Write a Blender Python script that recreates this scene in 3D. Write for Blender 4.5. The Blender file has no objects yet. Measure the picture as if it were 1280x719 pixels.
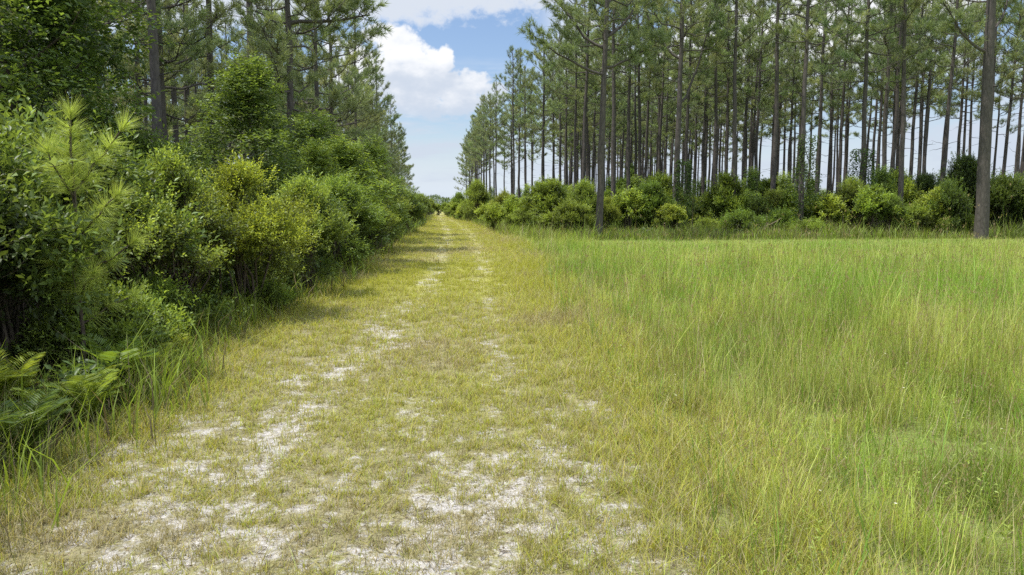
import bpy, math, random
import numpy as np
from math import radians as R
from mathutils import Matrix, Vector

scene = bpy.context.scene
COL = scene.collection
rng = np.random.default_rng(7)
random.seed(7)

# ------------------------------------------------------------------ camera
H, F = 1.55, 930.0
VPX, HZ = 548.0, 258.0
PITCH = math.atan((359.5 - HZ) / F)
YAW = math.atan((640 - VPX) / F)
cam_d = bpy.data.cameras.new('camera')
cam = bpy.data.objects.new('camera', cam_d)
COL.objects.link(cam)
cam.location = (0, 0, H)
cam.rotation_euler = (math.pi / 2 - PITCH, 0, -YAW)
cam_d.sensor_width = 36
cam_d.lens = F / 1280 * 36
cam_d.clip_end = 6000
cam_d.clip_start = 0.05
scene.camera = cam
FW = np.array([math.sin(YAW) * math.cos(PITCH), math.cos(YAW) * math.cos(PITCH), -math.sin(PITCH)])
RT = np.array([math.cos(YAW), -math.sin(YAW), 0.0])
UP = np.cross(RT, FW)


def gp(px, py):
    """ground point seen at a place in the photograph"""
    d = FW + RT * (px - 640) / F + UP * (359.5 - py) / F
    t = H / -d[2]
    return d[0] * t, d[1] * t


def gx(px, Y, z=0.0):
    """x of a point at depth Y, height z on that sight line"""
    k = (px - 640) / F
    v = RT - k * FW
    return -(Y * v[1] + (z - H) * v[2]) / v[0]


# ------------------------------------------------------------------ noise
class VN:
    def __init__(s, seed):
        s.t = np.random.default_rng(seed).random((256, 256))

    def n(s, x, y):
        xi = np.floor(x).astype(int); yi = np.floor(y).astype(int)
        fx = x - xi; fy = y - yi
        fx = fx * fx * (3 - 2 * fx); fy = fy * fy * (3 - 2 * fy)
        a = s.t[xi % 256, yi % 256]; b = s.t[(xi + 1) % 256, yi % 256]
        c = s.t[xi % 256, (yi + 1) % 256]; d = s.t[(xi + 1) % 256, (yi + 1) % 256]
        return (a * (1 - fx) + b * fx) * (1 - fy) + (c * (1 - fx) + d * fx) * fy

    def fbm(s, x, y, sc, o=4):
        r = 0; w = 0; a = 1.0; f = 1.0 / sc
        for i in range(o):
            r = r + a * s.n(x * f + i * 17.3, y * f + i * 9.1); w += a; a *= 0.55; f *= 2.1
        return r / w


N1, N2, N3, N4 = VN(1), VN(2), VN(3), VN(4)


def smooth(e0, e1, x):
    t = np.clip((x - e0) / (e1 - e0), 0, 1)
    return t * t * (3 - 2 * t)


# ------------------------------------------------------------------ mesh builder
class MB:
    """collects tris and quads with a colour per vertex, builds ONE mesh"""
    def __init__(s):
        s.v = []; s.c = []; s.t = []; s.q = []; s.n = 0

    def add(s, v, c, tris=None, quads=None):
        v = np.asarray(v, float).reshape(-1, 3)
        c = np.broadcast_to(np.asarray(c, float), (len(v), 3))
        s.v.append(v); s.c.append(c)
        if tris is not None and len(tris): s.t.append(np.asarray(tris) + s.n)
        if quads is not None and len(quads): s.q.append(np.asarray(quads) + s.n)
        s.n += len(v)

    def tube(s, pts, rad, sides=6, col=(1, 1, 1), cap=False):
        pts = np.asarray(pts, float); k = len(pts)
        rad = np.broadcast_to(np.asarray(rad, float), (k,))
        tg = np.gradient(pts, axis=0)
        tg /= np.linalg.norm(tg, axis=1, keepdims=True) + 1e-9
        ref = np.array([1.0, 0, 0]) if abs(tg[0][0]) < 0.8 else np.array([0, 1.0, 0])
        u = np.cross(tg, ref); u /= np.linalg.norm(u, axis=1, keepdims=True)
        w = np.cross(tg, u)
        a = np.arange(sides) * 2 * math.pi / sides
        ring = pts[:, None] + rad[:, None, None] * (np.cos(a)[None, :, None] * u[:, None] + np.sin(a)[None, :, None] * w[:, None])
        i = np.arange(k - 1)[:, None] * sides; j = np.arange(sides)[None]; j2 = (j + 1) % sides
        q = np.stack([i + j, i + j2, i + sides + j2, i + sides + j], -1).reshape(-1, 4)
        s.add(ring.reshape(-1, 3), col, quads=q)

    def join(s, o, name, mat, omat):
        """this mesh plus another of a second material, as ONE mesh"""
        a = s.mesh(name, mat); b = MB(); b.v, b.c, b.t, b.q, b.n = list(s.v), list(s.c), list(s.t), list(s.q), s.n
        b.t += [t + s.n for t in o.t]; b.q += [q + s.n for q in o.q]; b.v += o.v; b.c += o.c; b.n += o.n
        bpy.data.meshes.remove(a)
        me = b.mesh(name, mat); me.materials.append(omat)
        ct = lambda L: sum(len(x) for x in L)
        mi = np.concatenate([np.zeros(ct(s.t)), np.ones(ct(o.t)), np.zeros(ct(s.q)), np.ones(ct(o.q))]).astype(np.int32)
        me.polygons.foreach_set('material_index', mi)
        return me

    def mesh(s, name, mat, smooth_sh=False):
        v = np.concatenate(s.v); c = np.concatenate(s.c)
        t = np.concatenate(s.t) if s.t else np.zeros((0, 3), int)
        q = np.concatenate(s.q) if s.q else np.zeros((0, 4), int)
        me = bpy.data.meshes.new(name)
        me.vertices.add(len(v)); me.vertices.foreach_set('co', v.astype(np.float32).ravel())
        loops = np.concatenate([t.ravel(), q.ravel()]).astype(np.int32)
        me.loops.add(len(loops)); me.loops.foreach_set('vertex_index', loops)
        nt, nq = len(t), len(q)
        st = np.concatenate([np.arange(nt) * 3, nt * 3 + np.arange(nq) * 4]).astype(np.int32)
        me.polygons.add(nt + nq); me.polygons.foreach_set('loop_start', st)
        me.update(calc_edges=True)
        at = me.attributes.new('Col', 'FLOAT_COLOR', 'POINT')
        c4 = np.ones((len(v), 4), np.float32); c4[:, :3] = c
        at.data.foreach_set('color', c4.ravel())
        if smooth_sh:
            me.polygons.foreach_set('use_smooth', np.ones(nt + nq, bool))
        me.materials.append(mat)
        return me


def link(name, me, parent=None):
    o = bpy.data.objects.new(name, me); COL.objects.link(o)
    if parent: o.parent = parent
    return o


def tag(o, label=None, cat=None, group=None, kind=None):
    if label: o['label'] = label
    if cat: o['category'] = cat
    if group: o['group'] = group
    if kind: o['kind'] = kind
    return o


def nrm(a): return a / (np.linalg.norm(a, axis=-1, keepdims=True) + 1e-9)


def leaves(mb, pos, d, L, W, col, rg, fold=0.25, droop=0.0):
    """rhombic folded leaves; pos (n,3) direction (n,3)"""
    n = len(pos); d = nrm(d)
    r = nrm(rg.normal(size=(n, 3)) * 0.6 + np.array([0, 0, 1.0]))
    side = nrm(np.cross(d, r)); up = np.cross(side, d)
    L = np.broadcast_to(L, (n,))[:, None]; W = np.broadcast_to(W, (n,))[:, None]
    mid = pos + d * L * 0.45
    v = np.stack([pos, mid + side * W / 2 + up * W * fold, pos + d * L - up * L * droop, mid - side * W / 2 + up * W * fold], 1)
    i = np.arange(n)[:, None] * 4
    tr = np.concatenate([i + np.array([0, 1, 2]), i + np.array([0, 2, 3])])
    mb.add(v, np.repeat(np.broadcast_to(col, (n, 3)), 4, 0), tris=tr)


def blades(mb, base, hgt, wid, az, lean, curl, cb, ct):
    """curved grass blades: base (n,3), colours at foot and tip (n,3)"""
    n = len(base)
    dx = np.stack([np.cos(az), np.sin(az), np.zeros(n)], 1)
    sd = np.stack([-np.sin(az + rng.normal(0, .6, n)), np.cos(az + rng.normal(0, .6, n)), np.zeros(n)], 1)
    h = hgt[:, None]; w = wid[:, None] / 2
    up = np.array([0, 0, 1.0])
    p1 = base + up * h * 0.5 + dx * h * (lean * 0.5)[:, None]
    p2 = base + up * h * (1 - 0.25 * curl)[:, None] + dx * h * (lean + curl * 0.5)[:, None]
    v = np.stack([base - sd * w, base + sd * w, p1 + sd * w * .8, p1 - sd * w * .8, p2], 1)
    cm = cb * .5 + ct * .5
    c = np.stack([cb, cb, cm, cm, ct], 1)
    i = np.arange(n)[:, None] * 5
    mb.add(v.reshape(-1, 3), c.reshape(-1, 3), tris=i + np.array([3, 2, 4]), quads=i + np.array([0, 1, 2, 3]))


# ------------------------------------------------------------------ materials
def newmat(name):
    m = bpy.data.materials.new(name); m.use_nodes = True
    nt = m.node_tree; nt.nodes.clear()
    return m, nt, nt.nodes.new('ShaderNodeOutputMaterial')


def foliage_mat(name, trans=0.4, rough=0.5, spec=0.3, var=0.25, tcol=(1.25, 1.15, 0.55)):
    m, nt, out = newmat(name); N = nt.nodes.new; K = nt.links.new
    at = N('ShaderNodeAttribute'); at.attribute_name = 'Col'
    oi = N('ShaderNodeObjectInfo')
    mr = N('ShaderNodeMapRange'); mr.inputs['To Min'].default_value = 1 - var; mr.inputs['To Max'].default_value = 1 + var
    K(oi.outputs['Random'], mr.inputs['Value'])
    hs = N('ShaderNodeHueSaturation')
    K(mr.outputs['Result'], hs.inputs['Value']); K(at.outputs['Color'], hs.inputs['Color'])
    mh = N('ShaderNodeMath'); mh.operation = 'MULTIPLY_ADD'; mh.inputs[1].default_value = -0.03; mh.inputs[2].default_value = 0.515
    K(oi.outputs['Random'], mh.inputs[0]); K(mh.outputs[0], hs.inputs['Hue'])
    pb = N('ShaderNodeBsdfPrincipled'); pb.inputs['Roughness'].default_value = rough
    pb.inputs['Specular IOR Level'].default_value = spec
    K(hs.outputs['Color'], pb.inputs['Base Color'])
    tr = N('ShaderNodeBsdfTranslucent')
    mx = N('ShaderNodeMix'); mx.data_type = 'RGBA'; mx.blend_type = 'MULTIPLY'; mx.inputs[0].default_value = 1
    mx.inputs[7].default_value = (*tcol, 1)
    K(hs.outputs['Color'], mx.inputs[6]); K(mx.outputs[2], tr.inputs['Color'])
    ms = N('ShaderNodeMixShader'); ms.inputs[0].default_value = trans
    K(pb.outputs[0], ms.inputs[1]); K(tr.outputs[0], ms.inputs[2]); K(ms.outputs[0], out.inputs[0])
    return m


def bark_mat(name, c1, c2, scale=9.0):
    m, nt, out = newmat(name); N = nt.nodes.new; K = nt.links.new
    tc = N('ShaderNodeTexCoord'); mp = N('ShaderNodeMapping'); mp.inputs['Scale'].default_value = (scale, scale, scale * 0.3)
    K(tc.outputs['Object'], mp.inputs[0])
    vo = N('ShaderNodeTexVoronoi'); vo.feature = 'DISTANCE_TO_EDGE'; vo.inputs['Scale'].default_value = 2.0
    no = N('ShaderNodeTexNoise'); no.inputs['Scale'].default_value = 3; no.inputs['Detail'].default_value = 6
    K(mp.outputs[0], no.inputs[0])
    ad = N('ShaderNodeMix'); ad.data_type = 'RGBA'; ad.inputs[0].default_value = 0.25
    K(mp.outputs[0], ad.inputs[6]); K(no.outputs['Color'], ad.inputs[7]); K(ad.outputs[2], vo.inputs['Vector'])
    cr = N('ShaderNodeValToRGB'); cr.color_ramp.elements[0].position = 0.02; cr.color_ramp.elements[0].color = (*[x * .45 for x in c1], 1)
    cr.color_ramp.elements[1].position = 0.22; cr.color_ramp.elements[1].color = (*c1, 1)
    K(vo.outputs['Distance'], cr.inputs[0])
    mx = N('ShaderNodeMix'); mx.data_type = 'RGBA'; K(no.outputs[0], mx.inputs[0]); K(cr.outputs[0], mx.inputs[6]); mx.inputs[7].default_value = (*c2, 1)
    at = N('ShaderNodeAttribute'); at.attribute_name = 'Col'
    mm = N('ShaderNodeMix'); mm.data_type = 'RGBA'; mm.blend_type = 'MULTIPLY'; mm.inputs[0].default_value = 1
    K(mx.outputs[2], mm.inputs[6]); K(at.outputs['Color'], mm.inputs[7])
    pb = N('ShaderNodeBsdfPrincipled'); pb.inputs['Roughness'].default_value = 0.9; pb.inputs['Specular IOR Level'].default_value = 0.15
    K(mm.outputs[2], pb.inputs['Base Color'])
    bp = N('ShaderNodeBump'); bp.inputs['Strength'].default_value = 0.9; bp.inputs['Distance'].default_value = 0.03
    K(vo.outputs['Distance'], bp.inputs['Height']); K(bp.outputs[0], pb.inputs['Normal'])
    K(pb.outputs[0], out.inputs[0])
    return m


M_needle = foliage_mat('pine_needles', 0.42, 0.5, 0.35, 0.18, (1.1, 1.1, 0.6))
M_leaf = foliage_mat('broad_leaves', 0.48, 0.42, 0.4, 0.15)
M_grass = foliage_mat('grass_blades', 0.45, 0.5, 0.3, 0.0, (1.2, 1.15, 0.6))
M_bark = bark_mat('pine_bark', (0.092, 0.084, 0.077), (0.135, 0.117, 0.103), 5.0)
M_stem = bark_mat('shrub_bark', (0.10, 0.08, 0.06), (0.16, 0.13, 0.10), 25)

# ------------------------------------------------------------------ track layout
RUT_L = [(549.5, 268), (551, 273), (555, 281), (561, 291), (560, 300), (548, 330), (518, 375), (440, 450), (345, 550), (180, 719)]
RUT_R = [(552.5, 268), (559, 273), (571, 279), (583, 287), (595, 303), (603, 330), (607, 375), (612, 450), (622, 550), (600, 719)]


def curve(pts):
    g = sorted([gp(*p)[::-1] for p in pts])
    Y = np.array([a for a, b in g]); X = np.array([b for a, b in g])
    return lambda y: np.interp(y, Y, X)


rutL, rutR = curve(RUT_L), curve(RUT_R)
# edge of the tall meadow grass on the right, edge of the thicket on the left
meadow_edge = curve([(562, 272), (592, 280), (618, 290), (640, 305), (668, 335), (705, 400), (775, 480), (850, 600), (890, 719)])
left_edge = curve([(541, 272), (528, 283), (505, 298), (470, 325), (430, 352), (345, 395), (270, 425), (195, 520), (60, 600), (-80, 719)])


def rutmask(x, y):
    """worn wheel lines where the track is grassed over"""
    w = .17 + .004 * y
    m = np.maximum(np.exp(-((x - rutL(y)) / w) ** 2), np.exp(-((x - rutR(y)) / w) ** 2))
    return m * smooth(10, 15, y) * (.55 + .45 * N1.fbm(x, y, 1.5, 2))


def sandiness(x, y):
    wob = (N3.fbm(x, y, 2.0, 2) - .5) * .8
    a = np.exp(-((x + wob - rutL(y)) / 0.42) ** 2)
    b = np.exp(-((x + wob - rutR(y)) / 0.30) ** 2) * .85
    rut = np.maximum(a, b)
    fade = 0.60 + 0.40 * np.exp(-np.maximum(y - 6, 0) / 5.0)
    near = smooth(8.5, 3.6, y) * smooth(-3.0, -2.1, x) * smooth(2.0, 1.0, x)
    s = np.maximum(rut * fade, near * .86)
    n = N1.fbm(x, y, 0.13, 3) * .66 + N2.fbm(x, y, .7, 3) * .34
    inside = smooth(-.25, .2, x - left_edge(y)) * smooth(.3, -.2, x - meadow_edge(y))
    return np.clip((s * .60 + (n - .5) * 1.7 - .12) * 1.25, 0, 1) * inside


# ------------------------------------------------------------------ ground
def ground_col(x, y):
    n = N2.fbm(x, y, 1.3, 4); f = N4.fbm(x, y, 0.12, 3)
    sand = np.array([.66, .63, .58]); litter = np.array([.31, .28, .165]); turf = np.array([.29, .29, .09]); field = np.array([.22, .28, .07])
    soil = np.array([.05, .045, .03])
    s = sandiness(x, y)[..., None]
    c = litter * (0.6 + 0.8 * f[..., None])
    g = smooth(.35, .65, n)[..., None] * .6 + .15 + .35 * smooth(8, 22, y)[..., None]
    c = c * (1 - g) + turf * g
    # brighter yellow-green patches of turf on the mown track further off
    rt = (rutmask(x, y) * .6)[..., None]
    c = c * (1 - rt) + np.array([.46, .42, .22]) * rt
    pt = (smooth(.42, .62, N3.fbm(x + 4, y, 4.5, 2)) * smooth(9, 16, y))[..., None]
    c = c * (1 - pt * .7) + np.array([.36, .36, .06]) * pt * .7
    m = smooth(-.3, .5, x - meadow_edge(y))[..., None]
    c = c * (1 - m) + field * (0.7 + .6 * n[..., None]) * m
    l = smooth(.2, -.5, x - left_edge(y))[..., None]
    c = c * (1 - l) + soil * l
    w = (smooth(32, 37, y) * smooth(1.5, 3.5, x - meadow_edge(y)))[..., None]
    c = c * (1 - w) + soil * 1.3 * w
    return c


def ground_z(x, y):
    """height of the bare ground: gentle hollows, ruts a little lower"""
    z = (N1.fbm(x, y, .8, 3) - .5) * .035 * smooth(60, 30, np.abs(y)) * smooth(60, 30, np.abs(x))
    return z - .02 * np.exp(-((x - rutL(y)) / .3) ** 2) * smooth(60, 30, y) - .02 * np.exp(-((x - rutR(y)) / .25) ** 2) * smooth(60, 30, y)


M_ground, nt, out = newmat('sandy_turf')
N = nt.nodes.new; K = nt.links.new
at = N('ShaderNodeAttribute'); at.attribute_name = 'Col'
ge = N('ShaderNodeNewGeometry')
n1 = N('ShaderNodeTexNoise'); n1.inputs['Scale'].default_value = 45; n1.inputs['Detail'].default_value = 6; n1.inputs['Roughness'].default_value = .7
n2 = N('ShaderNodeTexNoise'); n2.inputs['Scale'].default_value = 170; n2.inputs['Detail'].default_value = 3
K(ge.outputs['Position'], n1.inputs[0]); K(ge.outputs['Position'], n2.inputs[0])
cr = N('ShaderNodeValToRGB'); cr.color_ramp.elements[0].position = .32; cr.color_ramp.elements[0].color = (.45, .42, .36, 1)
cr.color_ramp.elements[1].position = .62; cr.color_ramp.elements[1].color = (1.2, 1.2, 1.2, 1)
K(n1.outputs[0], cr.inputs[0])
mx = N('ShaderNodeMix'); mx.data_type = 'RGBA'; mx.blend_type = 'MULTIPLY'; mx.inputs[0].default_value = .75
sa = N('ShaderNodeAttribute'); sa.attribute_name = 'sand'
n3 = N('ShaderNodeTexNoise'); n3.inputs['Scale'].default_value = 12; n3.inputs['Detail'].default_value = 8; n3.inputs['Roughness'].default_value = .72
K(ge.outputs['Position'], n3.inputs[0])
sm_ = N('ShaderNodeMath'); sm_.operation = 'MULTIPLY_ADD'; K(n3.outputs[0], sm_.inputs[0]); sm_.inputs[1].default_value = 3.4; K(sa.outputs['Fac'], sm_.inputs[2])
ss = N('ShaderNodeMapRange'); ss.interpolation_type = 'SMOOTHSTEP'; K(sm_.outputs[0], ss.inputs[0]); ss.inputs[1].default_value = 1.98; ss.inputs[2].default_value = 2.6
sx = N('ShaderNodeMix'); sx.data_type = 'RGBA'; K(ss.outputs[0], sx.inputs[0]); K(at.outputs['Color'], sx.inputs[6]); sx.inputs[7].default_value = (.53, .505, .465, 1)
K(sx.outputs[2], mx.inputs[6]); K(cr.outputs[0], mx.inputs[7])
pb = N('ShaderNodeBsdfPrincipled'); pb.inputs['Roughness'].default_value = .95; pb.inputs['Specular IOR Level'].default_value = .1
K(mx.outputs[2], pb.inputs['Base Color'])
bp = N('ShaderNodeBump'); bp.inputs['Strength'].default_value = .8; bp.inputs['Distance'].default_value = .015
ma = N('ShaderNodeMath'); ma.operation = 'ADD'; K(n1.outputs[0], ma.inputs[0]); K(n2.outputs[0], ma.inputs[1])
K(ma.outputs[0], bp.inputs['Height']); K(bp.outputs[0], pb.inputs['Normal']); K(pb.outputs[0], out.inputs[0])


def axis(a, b, step, far, grow=1.35):
    core = list(np.arange(a, b, step)); r = [core[-1]]; l = [core[0]]; s = step
    while r[-1] < far: s *= grow; r.append(r[-1] + s)
    s = step
    while l[-1] > -far: s *= grow; l.append(l[-1] - s)
    return np.array(l[:0:-1] + core + r[1:])


def sheet(name, X, Y, zoff):
    gxx, gyy = X, Y
    v = np.stack([gxx, gyy, ground_z(gxx, gyy) + zoff], -1)
    ny, nx = gxx.shape
    i = (np.arange(ny - 1)[:, None] * nx + np.arange(nx - 1)[None])
    q = np.stack([i, i + 1, i + nx + 1, i + nx], -1).reshape(-1, 4)
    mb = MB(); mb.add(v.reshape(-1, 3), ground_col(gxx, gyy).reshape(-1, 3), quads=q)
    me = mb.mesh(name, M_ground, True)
    sa = me.attributes.new('sand', 'FLOAT', 'POINT'); sa.data.foreach_set('value', sandiness(gxx, gyy).astype(np.float32).ravel())
    return link(name, me)


ax = axis(-4.5, 7, .07, 3000); ay = axis(1.5, 16, .08, 3000, 1.06)
gX, gY = np.meshgrid(ax, ay)
tag(sheet('ground', gX, gY, 0), kind='structure')
ty = np.concatenate([np.arange(-6, 1.5, .4), np.arange(1.5, 16, .07), 16 * 1.012 ** np.arange(0, 215)])
tu = np.linspace(0, 1, 70)
le, re = left_edge(ty) + .35, meadow_edge(ty) - .1
tX = le[:, None] * (1 - tu) + re[:, None] * tu
tY = np.repeat(ty[:, None], 70, 1)
tag(sheet('track', tX, tY, .004), kind='structure')


# ------------------------------------------------------------------ grass
def band_scatter(x0f, x1f, y0, y1, dens, cap=1.13):
    """random points, density a function of depth"""
    P = []; y = y0
    while y < y1:
        yn = min(y * cap, y1); ym = (y + yn) / 2
        xa, xb = x0f(ym), x1f(ym)
        if xb > xa:
            n = rng.poisson(dens(ym) * (xb - xa) * (yn - y))
            P.append(np.stack([rng.uniform(xa, xb, n), rng.uniform(y, yn, n)], 1))
        y = yn
    return np.concatenate(P)


def cone_l(y): return -.62 * y - 1.6
def cone_r(y): return .82 * y + 2.0


# short grass of the mown track, in tufts
T = band_scatter(lambda y: max(cone_l(y), float(left_edge(y)) - .3), lambda y: min(cone_r(y), float(meadow_edge(y)) + .7), 2.0, 140,
                 lambda y: 1300 * min(1, (4.0 / y)) ** 1.4)
s = sandiness(T[:, 0], T[:, 1])
cl = N4.fbm(T[:, 0], T[:, 1], .16, 3)
keep = rng.random(len(T)) < np.clip(1.05 - s * .85, .25, 1) * np.clip(.4 + (cl - .33) * 3, .2, 1) * (1 - .6 * rutmask(T[:, 0], T[:, 1]))
T = T[keep]; s = s[keep]; cl = cl[keep]
nb = 11
sc = np.clip((T[:, 1] / 5.0) ** .55, .85, 4)
scr = np.repeat(sc, nb)
big = np.repeat(rng.gamma(2.2, .35, len(T)) + .35, nb)
edge = smooth(-1.2, .3, T[:, 0] - meadow_edge(T[:, 1])) + .5 * smooth(.8, 0, T[:, 0] - left_edge(T[:, 1]))
B = np.repeat(T, nb, 0) + rng.normal(0, .022, (len(T) * nb, 2)) * scr[:, None]
n = len(B)
hg = np.clip(rng.gamma(5, .0062, n) * big * np.repeat(1 + 1.3 * edge, nb), .012, .22) * np.clip(scr, 1, 1.6)
wd = rng.uniform(.0024, .0046, n) * scr
patch = np.repeat(N2.fbm(T[:, 0], T[:, 1], 1.6, 3), nb)
far_p = np.repeat(smooth(.42, .62, N3.fbm(T[:, 0] + 4, T[:, 1], 4.5, 2)) * smooth(9, 16, T[:, 1]), nb)
dryp = .32 + .55 * smooth(.52, .7, patch) + .15 * np.repeat(s, nb) - .2 * far_p
dry = rng.random(n) < dryp
green = np.array([.56, .55, .09]) * rng.uniform(.6, 1.25, (n, 1)) * (1 + rng.normal(0, .07, (n, 3)))
yel = np.array([.46, .45, .06]) * rng.uniform(.8, 1.15, (n, 1))
green = green * (1 - far_p[:, None] * .8) + yel * far_p[:, None] * .8
straw = np.array([.56, .47, .27]) * rng.uniform(.45, 1.25, (n, 1))
ct = np.where(dry[:, None], straw, green)
bz = ground_z(B[:, 0], B[:, 1])
mb = MB()
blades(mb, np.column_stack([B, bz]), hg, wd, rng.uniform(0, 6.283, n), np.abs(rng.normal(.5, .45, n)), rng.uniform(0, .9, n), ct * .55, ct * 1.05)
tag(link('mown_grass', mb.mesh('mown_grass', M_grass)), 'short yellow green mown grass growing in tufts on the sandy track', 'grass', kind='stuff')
print('mown blades', n)

# tall meadow grass of the clearing on the right
FIELD_FAR = 35.0
T = band_scatter(lambda y: float(meadow_edge(y)) - .6, lambda y: min(cone_r(y), 60), 1.9, 150, lambda y: 4600 * min(1, 4.0 / y) ** 1.65)
d_in = T[:, 0] - meadow_edge(T[:, 1])
woods = (T[:, 1] > 37) & (d_in > 1.8)
p_keep = smooth(-.35, .4, d_in) * .92 + .06
p_keep *= np.clip(.25 + (N4.fbm(T[:, 0], T[:, 1], .28, 3) - .36) * 3.8, .1, 1)
keep = (rng.random(len(T)) < p_keep) & ~woods
T = T[keep]; d_in = d_in[keep]; n = len(T)
x, y = T[:, 0], T[:, 1]
big = N1.fbm(x, y, 3.0, 3); pt = N2.fbm(x, y, 1.4, 3); pf = N3.fbm(x, y, 7, 2)
sc = np.clip((y / 5.0) ** .6, .8, 3.6)
# low weedy corner near the camera, taller stand behind it
lowc = smooth(5.6, 4.2, y + (big - .5) * 2)
hg = (.21 + .33 * big) * (.35 + .65 * smooth(-.2, .9, d_in)) * (1 - .30 * lowc)
hg = hg * rng.gamma(9, 1 / 9, n) * np.where(rng.random(n) < .45, .55, 1.0)
hg *= 1 - .68 * smooth(17, 30, y) * smooth(2.2, 4, d_in)
stem = rng.random(n) < .30
hg = np.where(stem, hg * 1.35, hg)
wd = np.where(stem, .0020, rng.uniform(.0024, .0052, n)) * sc
g1 = np.array([.45, .56, .085]); g2 = np.array([.70, .74, .20]); st = np.array([.68, .58, .34]); red = np.array([.48, .37, .19]); gr = np.array([.30, .52, .06])
w = rng.random((n, 1)) * .5 + smooth(.35, .65, pt)[:, None] * .5
ct = g1 * (1 - w) + g2 * w
mott = N4.fbm(x, y, .55, 3); mot2 = N3.fbm(x + 9, y, 1.3, 3)
hg = hg * (.62 + .9 * smooth(.3, .7, mott)); 
k = (smooth(.52, .64, mot2) * .75)[:, None]; ct = ct * (1 - k) + np.array([.30, .42, .07]) * k
k = (smooth(.46, .36, mot2) * .8)[:, None]; ct = ct * (1 - k) + np.array([.62, .72, .19]) * k
ct = ct * (.72 + .6 * smooth(.3, .7, N1.fbm(x, y + 5, .35, 2)))[:, None]
k = (smooth(.56, .68, big) * .8)[:, None]
ct = ct * (1 - k) + gr * k
r = rng.random(n)
brown = .16 + .32 * smooth(.50, .64, pf) * smooth(20, 9, y) + .16 * smooth(1.2, .2, d_in)
ct = np.where((r < brown)[:, None], np.where((rng.random(n) < .4)[:, None], red, st), ct)
ct = ct * rng.uniform(.55, 1.4, (n, 1))
ct = np.clip(ct, 0, .85) 
lean = np.abs(rng.normal(.16, .2, n)) + .35 * lowc * rng.random(n); curl = rng.uniform(0, .55, n) * ~stem
mb = MB()
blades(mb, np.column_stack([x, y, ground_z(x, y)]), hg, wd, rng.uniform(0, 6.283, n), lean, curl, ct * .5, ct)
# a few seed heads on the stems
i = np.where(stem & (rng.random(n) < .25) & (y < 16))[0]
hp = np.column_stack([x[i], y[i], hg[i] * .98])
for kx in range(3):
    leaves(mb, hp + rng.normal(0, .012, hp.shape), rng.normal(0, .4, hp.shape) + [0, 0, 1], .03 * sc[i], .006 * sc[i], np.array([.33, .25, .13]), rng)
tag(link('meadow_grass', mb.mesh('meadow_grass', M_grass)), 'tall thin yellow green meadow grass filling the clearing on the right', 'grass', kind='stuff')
print('meadow blades', n)

T = band_scatter(lambda y: float(meadow_edge(y)), lambda y: min(cone_r(y), 30), 1.9, 18, lambda y: 11 * min(1, 4 / y) ** .5)
n = len(T); T = np.repeat(T, 4, 0) + rng.normal(0, .03, (n * 4, 2)); n *= 4; mb = MB()
ct = np.where(rng.random((n, 1)) < .2, np.array([.62, .58, .32]), np.array([.34, .52, .08])) * rng.uniform(.6, 1.15, (n, 1))
blades(mb, np.column_stack([T, T[:, 0] * 0]), rng.uniform(.22, .5, n), rng.uniform(.005, .009, n) * np.clip(T[:, 1] / 6, .8, 2), rng.uniform(0, 6.283, n), np.abs(rng.normal(.25, .15, n)), rng.uniform(.05, .35, n), ct * .6, ct)
tag(link('coarse_grass', mb.mesh('coarse_grass', M_grass)), 'coarse arching grass blades standing above the meadow grass', 'grass', kind='stuff')
T = band_scatter(lambda y: float(meadow_edge(y)), lambda y: min(cone_r(y), 30), 2.6, 12, lambda y: .8)
mb = MB(); n = len(T); hh = rng.uniform(.12, .4, n)
for k in range(5):
    a = k * 1.2566 + np.zeros(n); leaves(mb, np.column_stack([T, hh]), np.column_stack([np.cos(a), np.sin(a), np.full(n, .4)]), .009, .006, np.array([.75, .74, .66]), rng)
st_ = np.column_stack([T, hh]); w_ = np.array([.0015, 0, 0]); z0_ = st_ * [1, 1, 0]
mb.add(np.stack([z0_ - w_, z0_ + w_, st_], 1).reshape(-1, 3), (.25, .35, .08), tris=np.arange(n * 3).reshape(-1, 3))
tag(link('meadow_flowers', mb.mesh('meadow_flowers', M_grass)), 'tiny white flowers dotted through the near meadow grass', 'flowers', kind='stuff')

# small leafy weeds among the grass
T = band_scatter(lambda y: float(meadow_edge(y)) - .3, lambda y: min(cone_r(y), 30), 1.9, 14, lambda y: 45 * min(1, 4 / y) ** 1.2)
T = T[N2.fbm(T[:, 0], T[:, 1], .7, 3) > .52]; n = len(T); mb = MB()
hh = rng.uniform(.06, .26, n)
for k in range(14):
    t = (k + 1) / 14; a = k * 2.4 + rng.uniform(0, .6, n)
    p = np.column_stack([T[:, 0], T[:, 1], hh * t])
    leaves(mb, p, np.column_stack([np.cos(a), np.sin(a), rng.normal(.35, .25, n)]), .045 * (1.2 - t * .6), .010, np.array([.26, .36, .07]) * rng.uniform(.7, 1.3, (n, 1)), rng)
tag(link('meadow_weeds', mb.mesh('meadow_weeds', M_leaf)), 'small leafy green weeds scattered through the tall grass', 'weeds', kind='stuff')

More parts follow.
